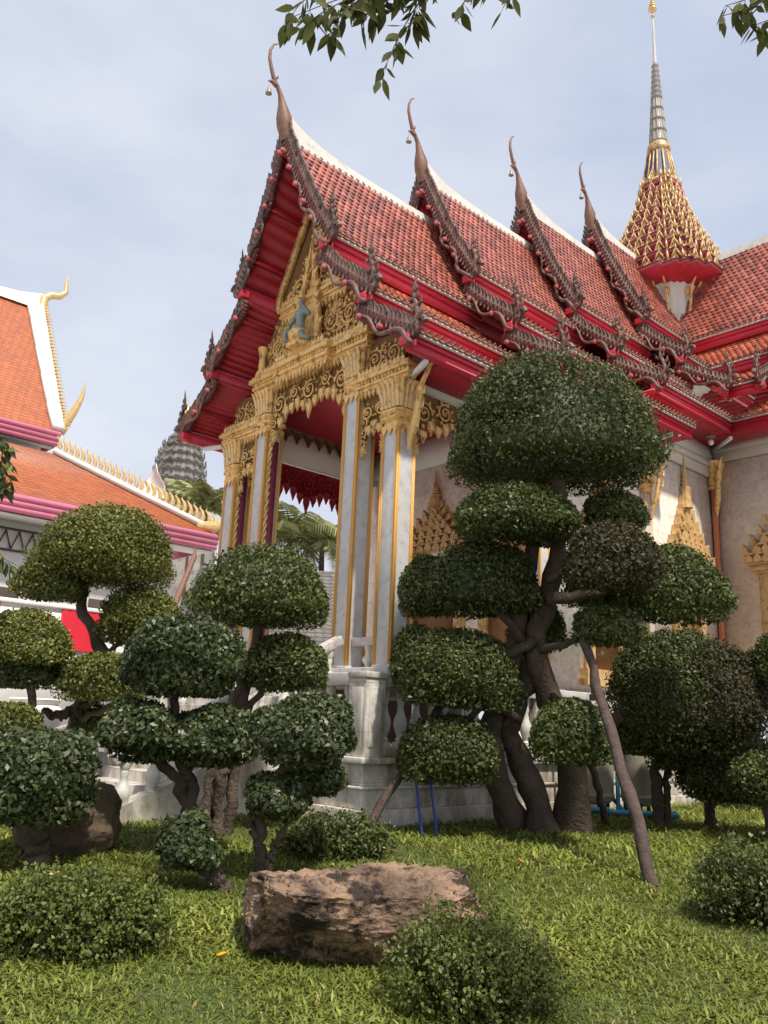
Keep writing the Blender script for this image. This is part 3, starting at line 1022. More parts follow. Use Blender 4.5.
# ------------------------------------------------------------------ hanging carved valances between the columns
def valance(o, ax, n, w, ztop, side_drop, mid_drop, material, k, parent=None, side_w=.32, back=True, pend=.22, r0=.02):
    """openwork valance: w wide along ax, hanging from ztop; deep at the sides, arched in the middle, pointed drops below"""
    o, ax, n = (np.asarray(t, float) for t in (o, ax, n))

    def low(t):
        e = min(t, w - t)
        if e < side_w:
            return mid_drop + (side_drop - mid_drop) * (1 - e / side_w) ** 1.3
        return mid_drop * (1 + .18 * math.cos((t / w - .5) * 2 * math.pi * 3))
    mb = MB()
    ts = np.linspace(0, w, 41)
    poly = [(t, ztop) for t in (0, w)] + [(t, ztop - low(t) * .93) for t in ts[::-1]]
    mb.prism([(t, z - o[2]) for t, z in poly], o, ax, Z3, n, .02)
    root_ = mb.build('valance', M['gold_back'] if back else material, T)
    s = MB()
    on = o + n * -.004
    for j in range(k):
        t = (j + .5) * w / k
        R = min(low(t) * .34, w / k * .42)
        spiral(s, on, ax, Z3, -n, t, ztop - o[2] - low(t) * .45, R, 1.7, 1 if t < w / 2 else -1, r0, ph=j)
    for e in (0, 1):
        d = mid_drop
        while d < side_drop - .08:
            t = .07 if e == 0 else w - .07
            spiral(s, on, ax, Z3, -n, t, ztop - o[2] - d, .075, 1.3, -1 if e else 1, r0 * .8, ph=d * 9)
            d += .17
    kk = max(5, int(w / .16))
    for j in range(kk):
        t = (j + .5) * w / kk
        h = pend * (1.3 if abs(t - w / 2) < w / kk * .6 else (.8 if j % 2 else 1.0))
        s.prism([(-.07, .03), (-.075, -.3 * h), (-.035, -.62 * h), (0, -h), (.035, -.62 * h), (.075, -.3 * h), (.07, .03)], on + ax * t + Z3 * (ztop - o[2] - low(t) * .92), ax, Z3, -n, .03)
    s.build('valance_carving', material, root_)
    return root_


valance((FX + .06, 1.14, 4.0), Y3, X3, 2.17, 5.05, 1.05, .46, M['gold'], 5, side_w=.42)
valance((FX + .06, .20, 3.6), Y3, X3, .60, 4.28, 1.15, .46, M['gold'], 2, side_w=.26, pend=.18)
valance((FX + .06, 3.66, 3.6), Y3, X3, .60, 4.28, 1.15, .46, M['gold'], 2, side_w=.26, pend=.18)
valance((.20, -.02, 3.6), X3, Y3, 2.85, 4.28, 1.15, .48, M['gold'], 6, side_w=.45)
valance((.20, 4.45, 3.6), X3, Y3, 2.85, 4.18, .80, .55, M['valance_red'], 7, side_w=.3, back=False, pend=.26)
# twisted gilt ropes on the inner jambs
for y in (3.49 - .215, .96 + .215, 4.43 - .215, .02 + .215):
    top = 4.2 if y in (3.49 - .215, .96 + .215) else 3.2
    tw = MB()
    for ph in (0, math.pi):
        z = np.linspace(.3, top, 90)
        tw.tube(np.stack([-.10 + .022 * np.cos(z * 22 + ph), y + .022 * np.sin(z * 22 + ph), z], 1), .018, 5)
    tw.build('twisted_rope_moulding', M['gold'], T, smooth=60)
for y in (3.49 - .20, 4.43 - .20):
    jb = MB()
    jb.box(-.07, .06, y - .03, y + .03, .2, 4.1)
    jb.build('red_jamb', M['grape'], T)

# ------------------------------------------------------------------ body of the hall: walls, beams, ceilings
wl = MB()
wl.box(3.40, 9.95, 0.0, .30, -.02, 5.40)                     # right-hand long wall
wl.box(3.40, 3.70, .30, 4.15, -.02, 5.40)                    # wall behind the porch
wl.box(3.40, 9.95, 4.15, 4.45, -.02, 5.40)
wl.box(9.95, 10.25, -6.6, .302, -.02, 5.75)                  # cross wing
wl.box(10.25, 14.5, -6.6, -6.3, -.02, 5.75)
wl.box(9.95, 14.5, 4.15, 8.0, -.02, 5.75)
wall = wl.build('wall', M['wall'], T)
cw = MB()
cw.box(3.30, 9.95, -.07, -.002, 5.05, 5.42)                   # plain white cornice under the eaves
cw.box(3.36, 9.951, -.13, -.071, 5.28, 5.43)
cw.box(9.86, 9.948, -6.6, -.14, 5.40, 5.76)
cw.box(9.80, 9.859, -6.6, -.14, 5.62, 5.77)
cw.box(5.82, 9.94, -.075, -.004, 5.421, 5.80)
cw.build('white_cornice', M['white'], wall)
bm_ = MB()
bm_.box(.15, 3.40, 4.33, 4.53, 4.20, 4.86)
bm_.box(.15, 3.40, -.08, .12, 4.30, 4.86)
bm_.box(3.28, 3.399, .0, 4.4, 4.30, 4.86)
bm_.build('white_beam', M['white'], T)
cl = MB()
cl.box(-.03, 3.42, -.4, 4.9, 4.87, 4.93)
cl.box(-.02, 3.42, 1.1, 3.35, 5.04, 5.08)
cl.build('porch_ceiling', M['red'], T)
sf = MB()
sf.box(.05, 5.9, -.88, -.09, 4.39, 4.42)                   # flat red soffits under the eaves
sf.box(5.9, 9.2, -.88, -.14, 5.79, 5.82)
sf.box(2.9, 7.38, -.885, -.09, 5.18, 5.21)
sf.box(9.205, 9.97, -6.4, -.02, 5.775, 5.785)
sf.box(5.9, 9.204, -.14, .02, 5.80, 5.815)
sf.box(.05, 3.4, 4.6, 5.33, 4.39, 4.42)
sf.build('eave_soffit', M['red'], T)
# bracket beams (white) running from the wall to the eave corner
for (p, q) in (((-.02, -.2, 4.33), (-.30, -.82, 4.33)), ((9.86, -.14, 5.72), (9.25, -.84, 5.70)), ((0, 4.6, 4.33), (-.3, 5.3, 4.33)), ((6.95, -.1, 5.12), (6.7, -.8, 5.12))):
    bb = MB()
    bb.beam(p, q, .07, .075)
    bb.build('bracket_beam', M['white'], T)
# inner gilt fringe seen through the central opening
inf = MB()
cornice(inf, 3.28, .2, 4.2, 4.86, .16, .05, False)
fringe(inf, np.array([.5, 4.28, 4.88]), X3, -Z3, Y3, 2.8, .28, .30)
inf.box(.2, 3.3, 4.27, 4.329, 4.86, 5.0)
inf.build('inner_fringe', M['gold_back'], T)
fl = MB()
fl.box(-.38, 3.4, -.33, 4.78, -.30, 0.0)
fl.build('porch_floor', M['cap'], T, bevel=.01)


# ------------------------------------------------------------------ prasat-shaped window and door surrounds
def surround(o, ax, n, w, zb, zs, ztop, name='window', opening=True):
    """gilded surround: pilasters, stacked cornices and a stepped spire crown; o on the wall face, n outwards"""
    o, ax, n = (np.asarray(t, float) for t in (o, ax, n))
    fm_ = MB()

    def bx(x0, x1, z0, z1, d):
        V = [o + ax * x + Z3 * z + n * y for z in (z0, z1) for y in (0.001, d) for x in (x0, x1)]
        fm_.add(V, np.array([(0, 2, 3, 1), (4, 5, 7, 6), (0, 1, 5, 4), (2, 6, 7, 3), (0, 4, 6, 2), (1, 3, 7, 5)]))
    for sg in (-1, 1):
        for (a, b, d) in ((w * .5, w * .5 + .17, .10), (w * .5 + .17, w * .5 + .23, .06)):
            bx(*sorted((sg * a, sg * b)), zb, zs, d)
        for k in range(7):                                 # carved lozenges down the pilaster
            zz = zb + .2 + k * (zs - zb - .3) / 7
            fm_.prism(flame(.22, .10), o + ax * sg * (w * .5 + .085) + Z3 * zz + n * .10, ax, Z3, n, .02)
        for (dz, e, d) in ((0, .28, .16), (.06, .34, .20), (.12, .30, .17), (.18, .38, .24)):
            bx(*sorted((sg * (w * .5 - .05), sg * (w * .5 + e))), zs + dz, zs + dz + .058, d)
    bx(-w * .5 - .34, w * .5 + .34, zb - .18, zb - .002, .16)
    bx(-w * .5 - .40, w * .5 + .40, zb - .30, zb - .181, .20)
    H = ztop - zs - .24
    nt_ = 6
    for t in range(nt_):                                   # stepped tiers
        f = t / nt_
        hw = (w * .5 + .34) * (1 - f) ** 1.45 + .09
        z0 = zs + .24 + H * .52 * f
        z1 = zs + .24 + H * .52 * (t + 1) / nt_
        dd = .20 * (1 - f) + .07
        bx(-hw * .86, hw * .86, z0, z1, dd * .7)
        bx(-hw, hw, z0 + (z1 - z0) * .78, z1, dd)
        k = max(1, int(hw * 2 / .2))
        k += 1 - k % 2
        for j in range(k):
            fm_.prism(flame((z1 - z0) * (1.55 if j == k // 2 else 1.2) * random.uniform(.9, 1.1), .19), o + ax * (-hw + (j + .5) * 2 * hw / k) + Z3 * (z0 - .01) + n * dd * .8, ax, Z3, n, .06)
        for sg in (-1, 1):
            fm_.prism(flame((z1 - z0) * 1.1, .12, .04 * sg), o + ax * sg * hw + Z3 * z1 + n * .02, ax, Z3, n, dd * .8)
    c = o + n * .08
    zt = zs + .24 + H * .52
    fm_.lathe([(.15, 0), (.13, H * .05), (.11, H * .14), (.13, H * .16), (.07, H * .18), (.085, H * .2), (.055, H * .22), (.07, H * .24), (.045, H * .26), (.055, H * .28), (.035, H * .31), (.025, H * .40), (.006, H * .48)], (c[0], c[1], zt), 10)
    fo = fm_.build(name, M['gold_ochre'], T, smooth=25)
    if opening:
        mb = MB()
        V = [o + ax * x + Z3 * z + n * y for z in (zb, zs) for y in (.004, .03) for x in (-w * .5, w * .5)]
        mb.add(V, np.array([(0, 2, 3, 1), (4, 5, 7, 6), (0, 1, 5, 4), (2, 6, 7, 3), (0, 4, 6, 2), (1, 3, 7, 5)]))
        mb.build('shutter', M['gold_back'], fo)
    return fo


surround((8.52, 0, 0), X3, -Y3, .86, .35, 2.35, 5.40)
surround((5.35, 0, 0), X3, -Y3, .86, .35, 2.35, 4.95)
surround((9.95, -1.62, 0), -Y3, -X3, .86, .35, 2.72, 5.35)
surround((9.95, -4.4, 0), -Y3, -X3, .86, .35, 2.72, 5.35)
surround((3.40, 2.45, 0), -Y3, -X3, 1.1, .05, 2.3, 4.2, name='door')
surround((3.40, .75, 0), -Y3, -X3, .7, .05, 2.1, 3.9, name='door')
# pilasters on the outer wall
for (x, y, ax_, zc, zt) in ((6.9, -.055, 0, 4.05, 4.72), (3.42, -.055, 0, 3.9, 4.6), (9.86, -.085, 1, 4.75, 5.40)):
    p = MB()
    hw0 = .12 if ax_ == 0 else .055
    p.box(x - hw0, x + hw0, y - .05, y + .05, 0, zc)
    pl = p.build('pilaster', M['marble'] if ax_ == 0 else M['orange_edge'], T, bevel=.01)
    c = MB()
    c.lathe([(.13, 0), (.16, .05), (.12, .09), (.17, .15), (.13, .2), (.13, .35), (.17, .55), (.22, .64), (.22, .67)], (x, y, zc), 4 if False else 12)
    for j in range(5):
        k = (j - 2) * .055
        c.tube([(x + k, y - .13, zc + .2), (x + k * 1.1, y - .14, zc + .42), (x + k * 1.5, y - .24, zc + .64)], [.03, .035, .01], 6)
    c.build('capital', M['gold'], pl, smooth=40)
    if ax_ == 0:
        b = MB()
        for sx in (-1, 1):
            b.tube([(x + sx * .12, y - .05, .02), (x + sx * .12, y - .05, zc)], .022, 6)
        b.build('gilt_corner_strip', M['band'], pl)
    eave_bracket(x, y - .1, zc + .02, 0, -1) if ax_ == 0 else eave_bracket(x - .02, y - .04, zc - .1, -.7, -.7)

for (x, y, z) in ((1.15, -.45, 4.39), (9.1, -.45, 5.79)):
    lm = MB()
    lm.lathe([(.10, 0), (.11, -.03), (.03, -.05), (.03, -.09), (.055, -.10)], (x, y, z), 14)
    lo = lm.build('ceiling_lamp', M['grey_glass'], T, smooth=40)
    gb = MB()
    gb.ball((x, y, z - .15), (.06, .06, .07))
    gb.build('lamp_globe', M['glass'], lo, smooth=180)

# ------------------------------------------------------------------ crossing spire
SX, SY = CU - .05, CV - .05


def redent(k=.80):
    """square outline with stepped-in corners, counter-clockwise, half-width 1"""
    q = [(1, .0), (1, .46), (.90, .46), (.90, .68), (.79, .68), (.79, .79), (.68, .79), (.68, .90), (.46, .90), (.46, 1.0)]
    P = []
    for r in range(4):
        c, s = round(math.cos(r * math.pi / 2)), round(math.sin(r * math.pi / 2))
        P += [(x * c - y * s, x * s + y * c) for x, y in q]
    return P


RD = redent()
sb_ = MB()
sb_.lathe([(1.0, 8.6), (1.0, 11.15), (1.04, 11.2), (1.04, 11.42)], (SX, SY, 0), sq=RD)
spire = sb_.build('spire', M['white'], T)
un, sl, gg, ed_, bx_ = MB(), MB(), MB(), MB(), MB()
lev = [(11.40, 1.78), (11.84, 1.60), (12.28, 1.40), (12.70, 1.21), (13.10, 1.05), (13.48, .90), (13.84, .77), (14.2, .66), (14.54, .58), (14.86, .52)]
for i, (z, a) in enumerate(lev):
    nxt = lev[i + 1][1] if i + 1 < len(lev) else .36
    zn = lev[i + 1][0] if i + 1 < len(lev) else 15.16
    un.lathe([(nxt * .93, z - .02), (a * .97, z + .015), (a * .97, z + .02)], (SX, SY, 0), sq=RD) if i else un.lathe([(1.04, z - .10), (a * .98, z + .02), (a * .98, z + .03)], (SX, SY, 0), sq=RD)
    ed_.lathe([(a * .99, z + .022), (a * 1.01, z + .04), (a * 1.01, z + .085)], (SX, SY, 0), sq=RD)
    sl.lathe([(a * 1.02, z + .087), (a * 1.03, z + .11), (a * 1.0, z + .15), (nxt * 1.0, z + .19)], (SX, SY, 0), sq=RD)
    bx_.lathe([(nxt * .90, z + .18), (nxt * .90, zn + .01)], (SX, SY, 0), sq=RD)
    # gablets and flame antefixes standing on every tier
    for r in range(4):
        c, s = math.cos(r * math.pi / 2), math.sin(r * math.pi / 2)
        f, t_ = np.array([c, s, 0]), np.array([-s, c, 0])
        C0 = np.array([SX, SY, z + .12])
        n_g = 7 if i < 4 else (5 if i < 8 else 3)
        for j in range(n_g):
            k = (j - (n_g - 1) / 2) * (a * 1.55 / max(1, n_g))
            inset = 1.0 if abs(k) < .46 * a else (.9 if abs(k) < .68 * a else .80)
            g_h = (zn - z) * (1.12 if j == n_g // 2 else .88) + .06
            w_ = a * 1.5 / max(1, n_g) * .5 if n_g > 1 else a * .5
            o = C0 + f * (a * inset - .06) + t_ * k
            # inverted-V gilt gablet with a small recess, flame tip
            for sg in (-1, 1):
                gg.beam(o + t_ * sg * w_ * .85 + Z3 * .02, o + Z3 * g_h * .72, .038, .045, up=f)
            gg.prism([(-w_ * .5, 0), (w_ * .5, 0), (0, g_h * .55)], o - f * .01, t_, Z3, f, .02)
            gg.tube([o + Z3 * g_h * .66, o + Z3 * g_h * .85, o + Z3 * g_h * 1.08], [.03, .02, .003], 5)
        m_ = int(a * 6)
        for j in range(m_):
            k = (j + .5 - m_ / 2) * (a * 1.9 / m_)
            inset = 1.0 if abs(k) < .46 * a else (.9 if abs(k) < .68 * a else .80)
            gg.prism(flame(.14, .11), C0 + f * (a * inset - .015) + t_ * k, t_, Z3, f, .035)
        for (ca, cb) in ((.90, .55), (.79, .74), (.55, .90)):
            p = C0 + (f * ca + t_ * cb) * a
            gg.tube([p, p + Z3 * .16 + f * .02, p + Z3 * .34 + f * .03], [.045, .04, .004], 5)
un.build('tier_underside', M['red'], spire)
ed_.build('tier_edge', M['pink'], spire)
sl.build('tier_slab', M['grape'], spire)
bx_.build('tier_wall', M['grape'], spire)
gg.build('gilt_gablets', M['gold_spire'], spire)
br_ = MB()
for r in range(4):
    c, s = math.cos(r * math.pi / 2), math.sin(r * math.pi / 2)
    f, t_ = np.array([c, s, 0]), np.array([-s, c, 0])
    for k in (-.62, -.3, 0, .3, .62):
        o = np.array([SX, SY, 10.42]) + f * 1.01 + t_ * k
        br_.tube([o + Z3 * -.3, o + f * .03, o + Z3 * .35 + f * .06, o + Z3 * .75 + f * .12, o + Z3 * .98 + f * .26], [.02, .05, .04, .04, .025], 6)
        br_.box(*sorted((o[0] - .04 + f[0] * .0, o[0] + .04)), *sorted((o[1] - .04, o[1] + .04)), 10.9, 11.14)
br_.build('gilt_strut', M['gold'], spire, smooth=50)
# bell-shaped blue body with gilt ribs, collar, grey ringed shaft, white needle, parasol finial
bd = MB()
bd.lathe([(.47, 15.06), (.44, 15.19), (.40, 15.44), (.35, 15.79), (.31, 16.04), (.29, 16.19)], (SX, SY, 0), sq=RD)
body = bd.build('spire_body', M['blue_mosaic'], spire)
rb = MB()
for r in range(4):
    c, s = math.cos(r * math.pi / 2), math.sin(r * math.pi / 2)
    f, t_ = np.array([c, s, 0]), np.array([-s, c, 0])
    for k in (-.8, -.34, 0, .34, .8):
        q = .82 if abs(k) > .7 else 1.0
        rb.tube([np.array([SX, SY, z]) + (f * q + t_ * k) * rr for z, rr in ((15.09, .475), (15.44, .41), (15.79, .36), (16.14, .305))], .026, 5)
    rb.prism(flame(.55, .22), np.array([SX, SY, 15.08]) + f * .47, t_, Z3 - f * .2, f, .03)
rb.lathe([(.50, 15.00), (.53, 15.04), (.50, 15.10), (.46, 15.12)], (SX, SY, 0), sq=RD)
rb.lathe([(.28, 16.17), (.33, 16.24), (.36, 16.31), (.31, 16.37), (.33, 16.44), (.25, 16.52)], (SX, SY, 0), 20)
rb.build('gilt_rib', M['gold_spire'], body)
sh_ = MB()
pr = [(.245, 16.50)]
z = 16.53
for j in range(4):
    rr = .25 - .028 * j
    pr += [(rr, z), (rr + .025, z + .03), (rr + .01, z + .06), (rr - .01, z + .36), (rr + .012, z + .38)]
    z += .40
for j in range(7):
    rr = .145 - .011 * j
    pr += [(rr, z), (rr + .03, z + .05), (rr + .03, z + .09), (rr - .012, z + .14)]
    z += .19
sh_.lathe(pr + [(.05, z)], (SX, SY, 0), 18)
for j in range(4):
    for t in np.linspace(0, 2 * math.pi, 14, endpoint=False):
        rr = .262 - .028 * j
        zz = 16.59 + .40 * j
        sh_.tube([(SX + rr * math.cos(t), SY + rr * math.sin(t), zz), (SX + (rr - .018) * math.cos(t), SY + (rr - .018) * math.sin(t), zz + .28)], .018, 4)
sh_.build('ringed_shaft', M['grey_glass'], spire, smooth=35)
nd = MB()
nd.lathe([(.062, z - .02), (.05, z + .5), (.035, z + 1.2), (.022, z + 2.0), (.015, z + 2.1)], (SX, SY, 0), 10)
nd.build('needle', M['ridge'], spire, smooth=50)
fn = MB()
for k, (dz_, r_) in enumerate(((1.75, .07), (2.02, .14), (2.14, .11), (2.25, .08), (2.36, .05))):
    fn.lathe([(r_, z + dz_), (r_ * .98, z + dz_ + .03), (.02, z + dz_ + .07)], (SX, SY, 0), 14)
fn.lathe([(.02, z + 1.7), (.016, z + 2.4), (.03, z + 2.47), (.004, z + 2.6)], (SX, SY, 0), 10)
fn.build('parasol_finial', M['gold_bright'], spire, smooth=40)

# ================================================================== terrace with balustrades and stairs (same local frame)
TE = thing('stone_terrace', P0 - np.array([0, 0, 2.1]), 'stained white marble terrace with urn balusters around the temple hall', 'terrace', rz=ROT)
ZB = 2.1
UC, VC = -.90, -.515          # front right corner


def frt(V):
    V = np.array(V, float)
    V[:, 2] += ZB
    return V


def frt1(p):
    return np.array([p[0], p[1], p[2] + ZB])


bs = MB()
UE = 8.35                     # where the terrace turns out along the cross wing
courses = [(-2.6, -2.02, .16), (-2.02, -1.80, .10), (-1.80, -1.56, .03), (-1.56, -1.52, .06), (-1.52, -1.25, .0), (-1.25, -1.17, .075)]
for (z0, z1, e) in courses:
    bs.box(UC - e, 12.0, VC - e, 5.0 + e, z0, z1 - .002, frt)
    bs.box(UE - e, 14.0, -8.0, VC - e - .002, z0, z1 - .003, frt)
plinth = bs.build('plinth', M['stone'], TE, bevel=.012)


def baluster(p, h):
    mb = MB()
    s = h / .75
    mb.box(p[0] - .07, p[0] + .07, p[1] - .07, p[1] + .07, p[2], p[2] + .07 * s, frt)
    mb.lathe([(.055, .07 * s), (.065, .10 * s), (.045, .13 * s), (.085, .24 * s), (.095, .30 * s), (.085, .36 * s), (.05, .44 * s), (.04, .52 * s), (.055, .58 * s), (.045, .61 * s), (.065, .66 * s), (.065, h)], frt1(p), 12)
    mb.build('baluster', M['baluster'], TE, smooth=40)


def rail_run(p, q, zb=-1.17, zt=-.10, sp=.27, posts=True, post_w=.34):
    """balustrade between two corner pedestals: bottom rail, balusters, top rail"""
    p, q = np.array(p, float), np.array(q, float)
    d = (q - p) / np.linalg.norm(q - p)
    Lr = np.linalg.norm(q - p)
    r = MB()
    a, b = p + d * post_w / 2, q - d * post_w / 2
    r.beam(frt1((*a, zb + .06)), frt1((*b, zb + .06)), .24, .115)
    r.build('bottom_rail', M['stone'], TE, bevel=.008)
    r = MB()
    r.beam(frt1((*a, zt - .09)), frt1((*b, zt - .09)), .25, .17)
    r.build('top_rail', M['cap'], TE, bevel=.012)
    n = int((Lr - post_w) / sp)
    for i in range(n):
        c = a + d * (i + .5) * (Lr - post_w) / n
        baluster((*c, zb + .118), zt - zb - .29)


def post(x, y, w=.34, zb=-1.17, zt=-.098):
    r = MB()
    r.box(x - w / 2, x + w / 2, y - w / 2, y + w / 2, zb, zt - .08, frt)
    r.box(x - w / 2 - .02, x + w / 2 + .02, y - w / 2 - .02, y + w / 2 + .02, zt - .079, zt, frt)
    for (sx, sy) in ((1, 0), (-1, 0), (0, 1), (0, -1)):
        r.box(x + sx * (w / 2 + .006) - (.11 if sy else .006), x + sx * (w / 2 + .006) + (.11 if sy else .006), y + sy * (w / 2 + .006) - (.11 if sx else .006), y + sy * (w / 2 + .006) + (.11 if sx else .006), zb + .12, zt - .20, frt)
    r.build('pedestal', M['stone'], TE, bevel=.012)


pu = [UC + .17 + i * 1.82 for i in range(6)]
for u in pu[:-1] + [UE + .17]:
    post(u, VC + .17)
for a, b in zip(pu[:-1], pu[1:-1] + [UE + .17]):
    rail_run((a, VC + .17), (b, VC + .17))
for v in (-2.2, -4.1, -6.0):
    post(UE + .17, v)
for a, b in ((VC + .17, -2.2), (-2.2, -4.1), (-4.1, -6.0)):
    rail_run((UE + .17, a), (UE + .17, b))
post(UC + .17, .78)
post(UC + .17, 3.72)
post(UC + .17, 4.95)
rail_run((UC + .17, VC + .17), (UC + .17, .78))
rail_run((UC + .17, 3.72), (UC + .17, 4.95))
# small railing between the porch columns
for (y0, y1) in ((.20, .78), (3.66, 4.25)):
    r = MB()
    r.beam(frt1((0, y0, .40)), frt1((0, y1, .40)), .2, .12)
    r.build('column_rail', M['cap'], TE, bevel=.01)
    baluster((0, (y0 + y1) / 2, 0.0), .34)
# stairs towards the garden court
ns = 13
for i in range(ns):
    r = MB()
    z1 = 0.0 - (i + 1) * 2.05 / (ns + 1)
    u1 = UC + .5 - i * .235
    r.box(u1 - .29, u1, .95, 3.55, -2.5, z1, frt)
    r.build('step', M['stone'], TE, bevel=.01)
for y in (.86, 3.64):
    r = MB()
    r.beam(frt1((-.25, y, .42)), frt1((-3.6, y, -1.30)), .16, .13)
    r.build('stair_rail', M['cap'], TE, bevel=.012)
    for k in range(9):
        t = (k + .5) / 9
        u, zz = -.25 - 3.35 * t, .42 - 1.72 * t
        baluster((u, y, zz - .72), .64)
    r = MB()
    V = [(-.1, .30 - .75), (-3.5, -1.40 - .42), (-3.5, -2.4), (-.1, -2.4)]
    r.prism(V, frt1((0, y - .12, 0)), X3, Z3, Y3, .24)
    r.build('stair_cheek', M['stone'], TE, bevel=.012)


# ================================================================== clipped trees, shrubs, lawn
LEAF = {
    'main': leafmat('deep_green_leaf', (0.036, 0.050, 0.012), (0.165, 0.195, 0.052), rough=.5, spec=.35),
    'brown': leafmat('browning_leaf', (0.050, 0.046, 0.020), (0.120, 0.110, 0.050), rough=.6, spec=.25),
    'light': leafmat('yellow_green_leaf', (0.065, 0.080, 0.012), (0.31, 0.32, 0.08), rough=.5, spec=.35),
    'mid': leafmat('mid_green_leaf', (0.040, 0.056, 0.013), (0.195, 0.225, 0.058), rough=.48, spec=.4),
    'blue': leafmat('grey_green_leaf', (0.036, 0.052, 0.018), (0.165, 0.195, 0.075), rough=.42, spec=.4),
    'shrub': leafmat('small_shrub_leaf', (0.060, 0.085, 0.014), (0.230, 0.265, 0.060), rough=.5, spec=.35),
    'palm': leafmat('palm_frond_green', (0.16, 0.18, 0.06), (0.42, 0.44, 0.20), rough=.5),
    'canopy': leafmat('broad_canopy_leaf', (0.050, 0.058, 0.014), (0.14, 0.15, 0.045), trans=0.35, rough=.65, spec=.15),
}


def wobble(D, seed, amp):
    """smooth bumpy radius factor over directions D"""
    r = np.random.default_rng(seed)
    f = np.ones(len(D))
    for k in range(14):
        c = r.normal(size=3)
        c /= np.linalg.norm(c)
        f += amp * r.uniform(-1, 1) * np.exp(-((1 - D @ c) / r.uniform(.05, .3)))
    return f


def leaf_quads(P, Nrm, size, rng, droop=0.25, aspect=.55, jit=.55):
    """one folded rhombic leaf per point"""
    n = len(P)
    nn = Nrm + rng.normal(size=(n, 3)) * jit
    nn /= np.linalg.norm(nn, axis=1)[:, None]
    t = rng.normal(size=(n, 3))
    t -= nn * np.sum(t * nn, axis=1)[:, None]
    t[:, 2] -= droop
    t /= np.linalg.norm(t, axis=1)[:, None]
    s = np.cross(nn, t)
    s /= np.linalg.norm(s, axis=1)[:, None] + 1e-9
    l = size * rng.uniform(.65, 1.25, n)[:, None]
    w = l * aspect
    up = nn * l * .10
    V = np.stack([P - t * l * .5, P + s * w * .5 + up - t * l * .05, P + t * l * .5 - nn * l * .08, P - s * w * .5 + up - t * l * .05], 1)
    return V.reshape(-1, 3)


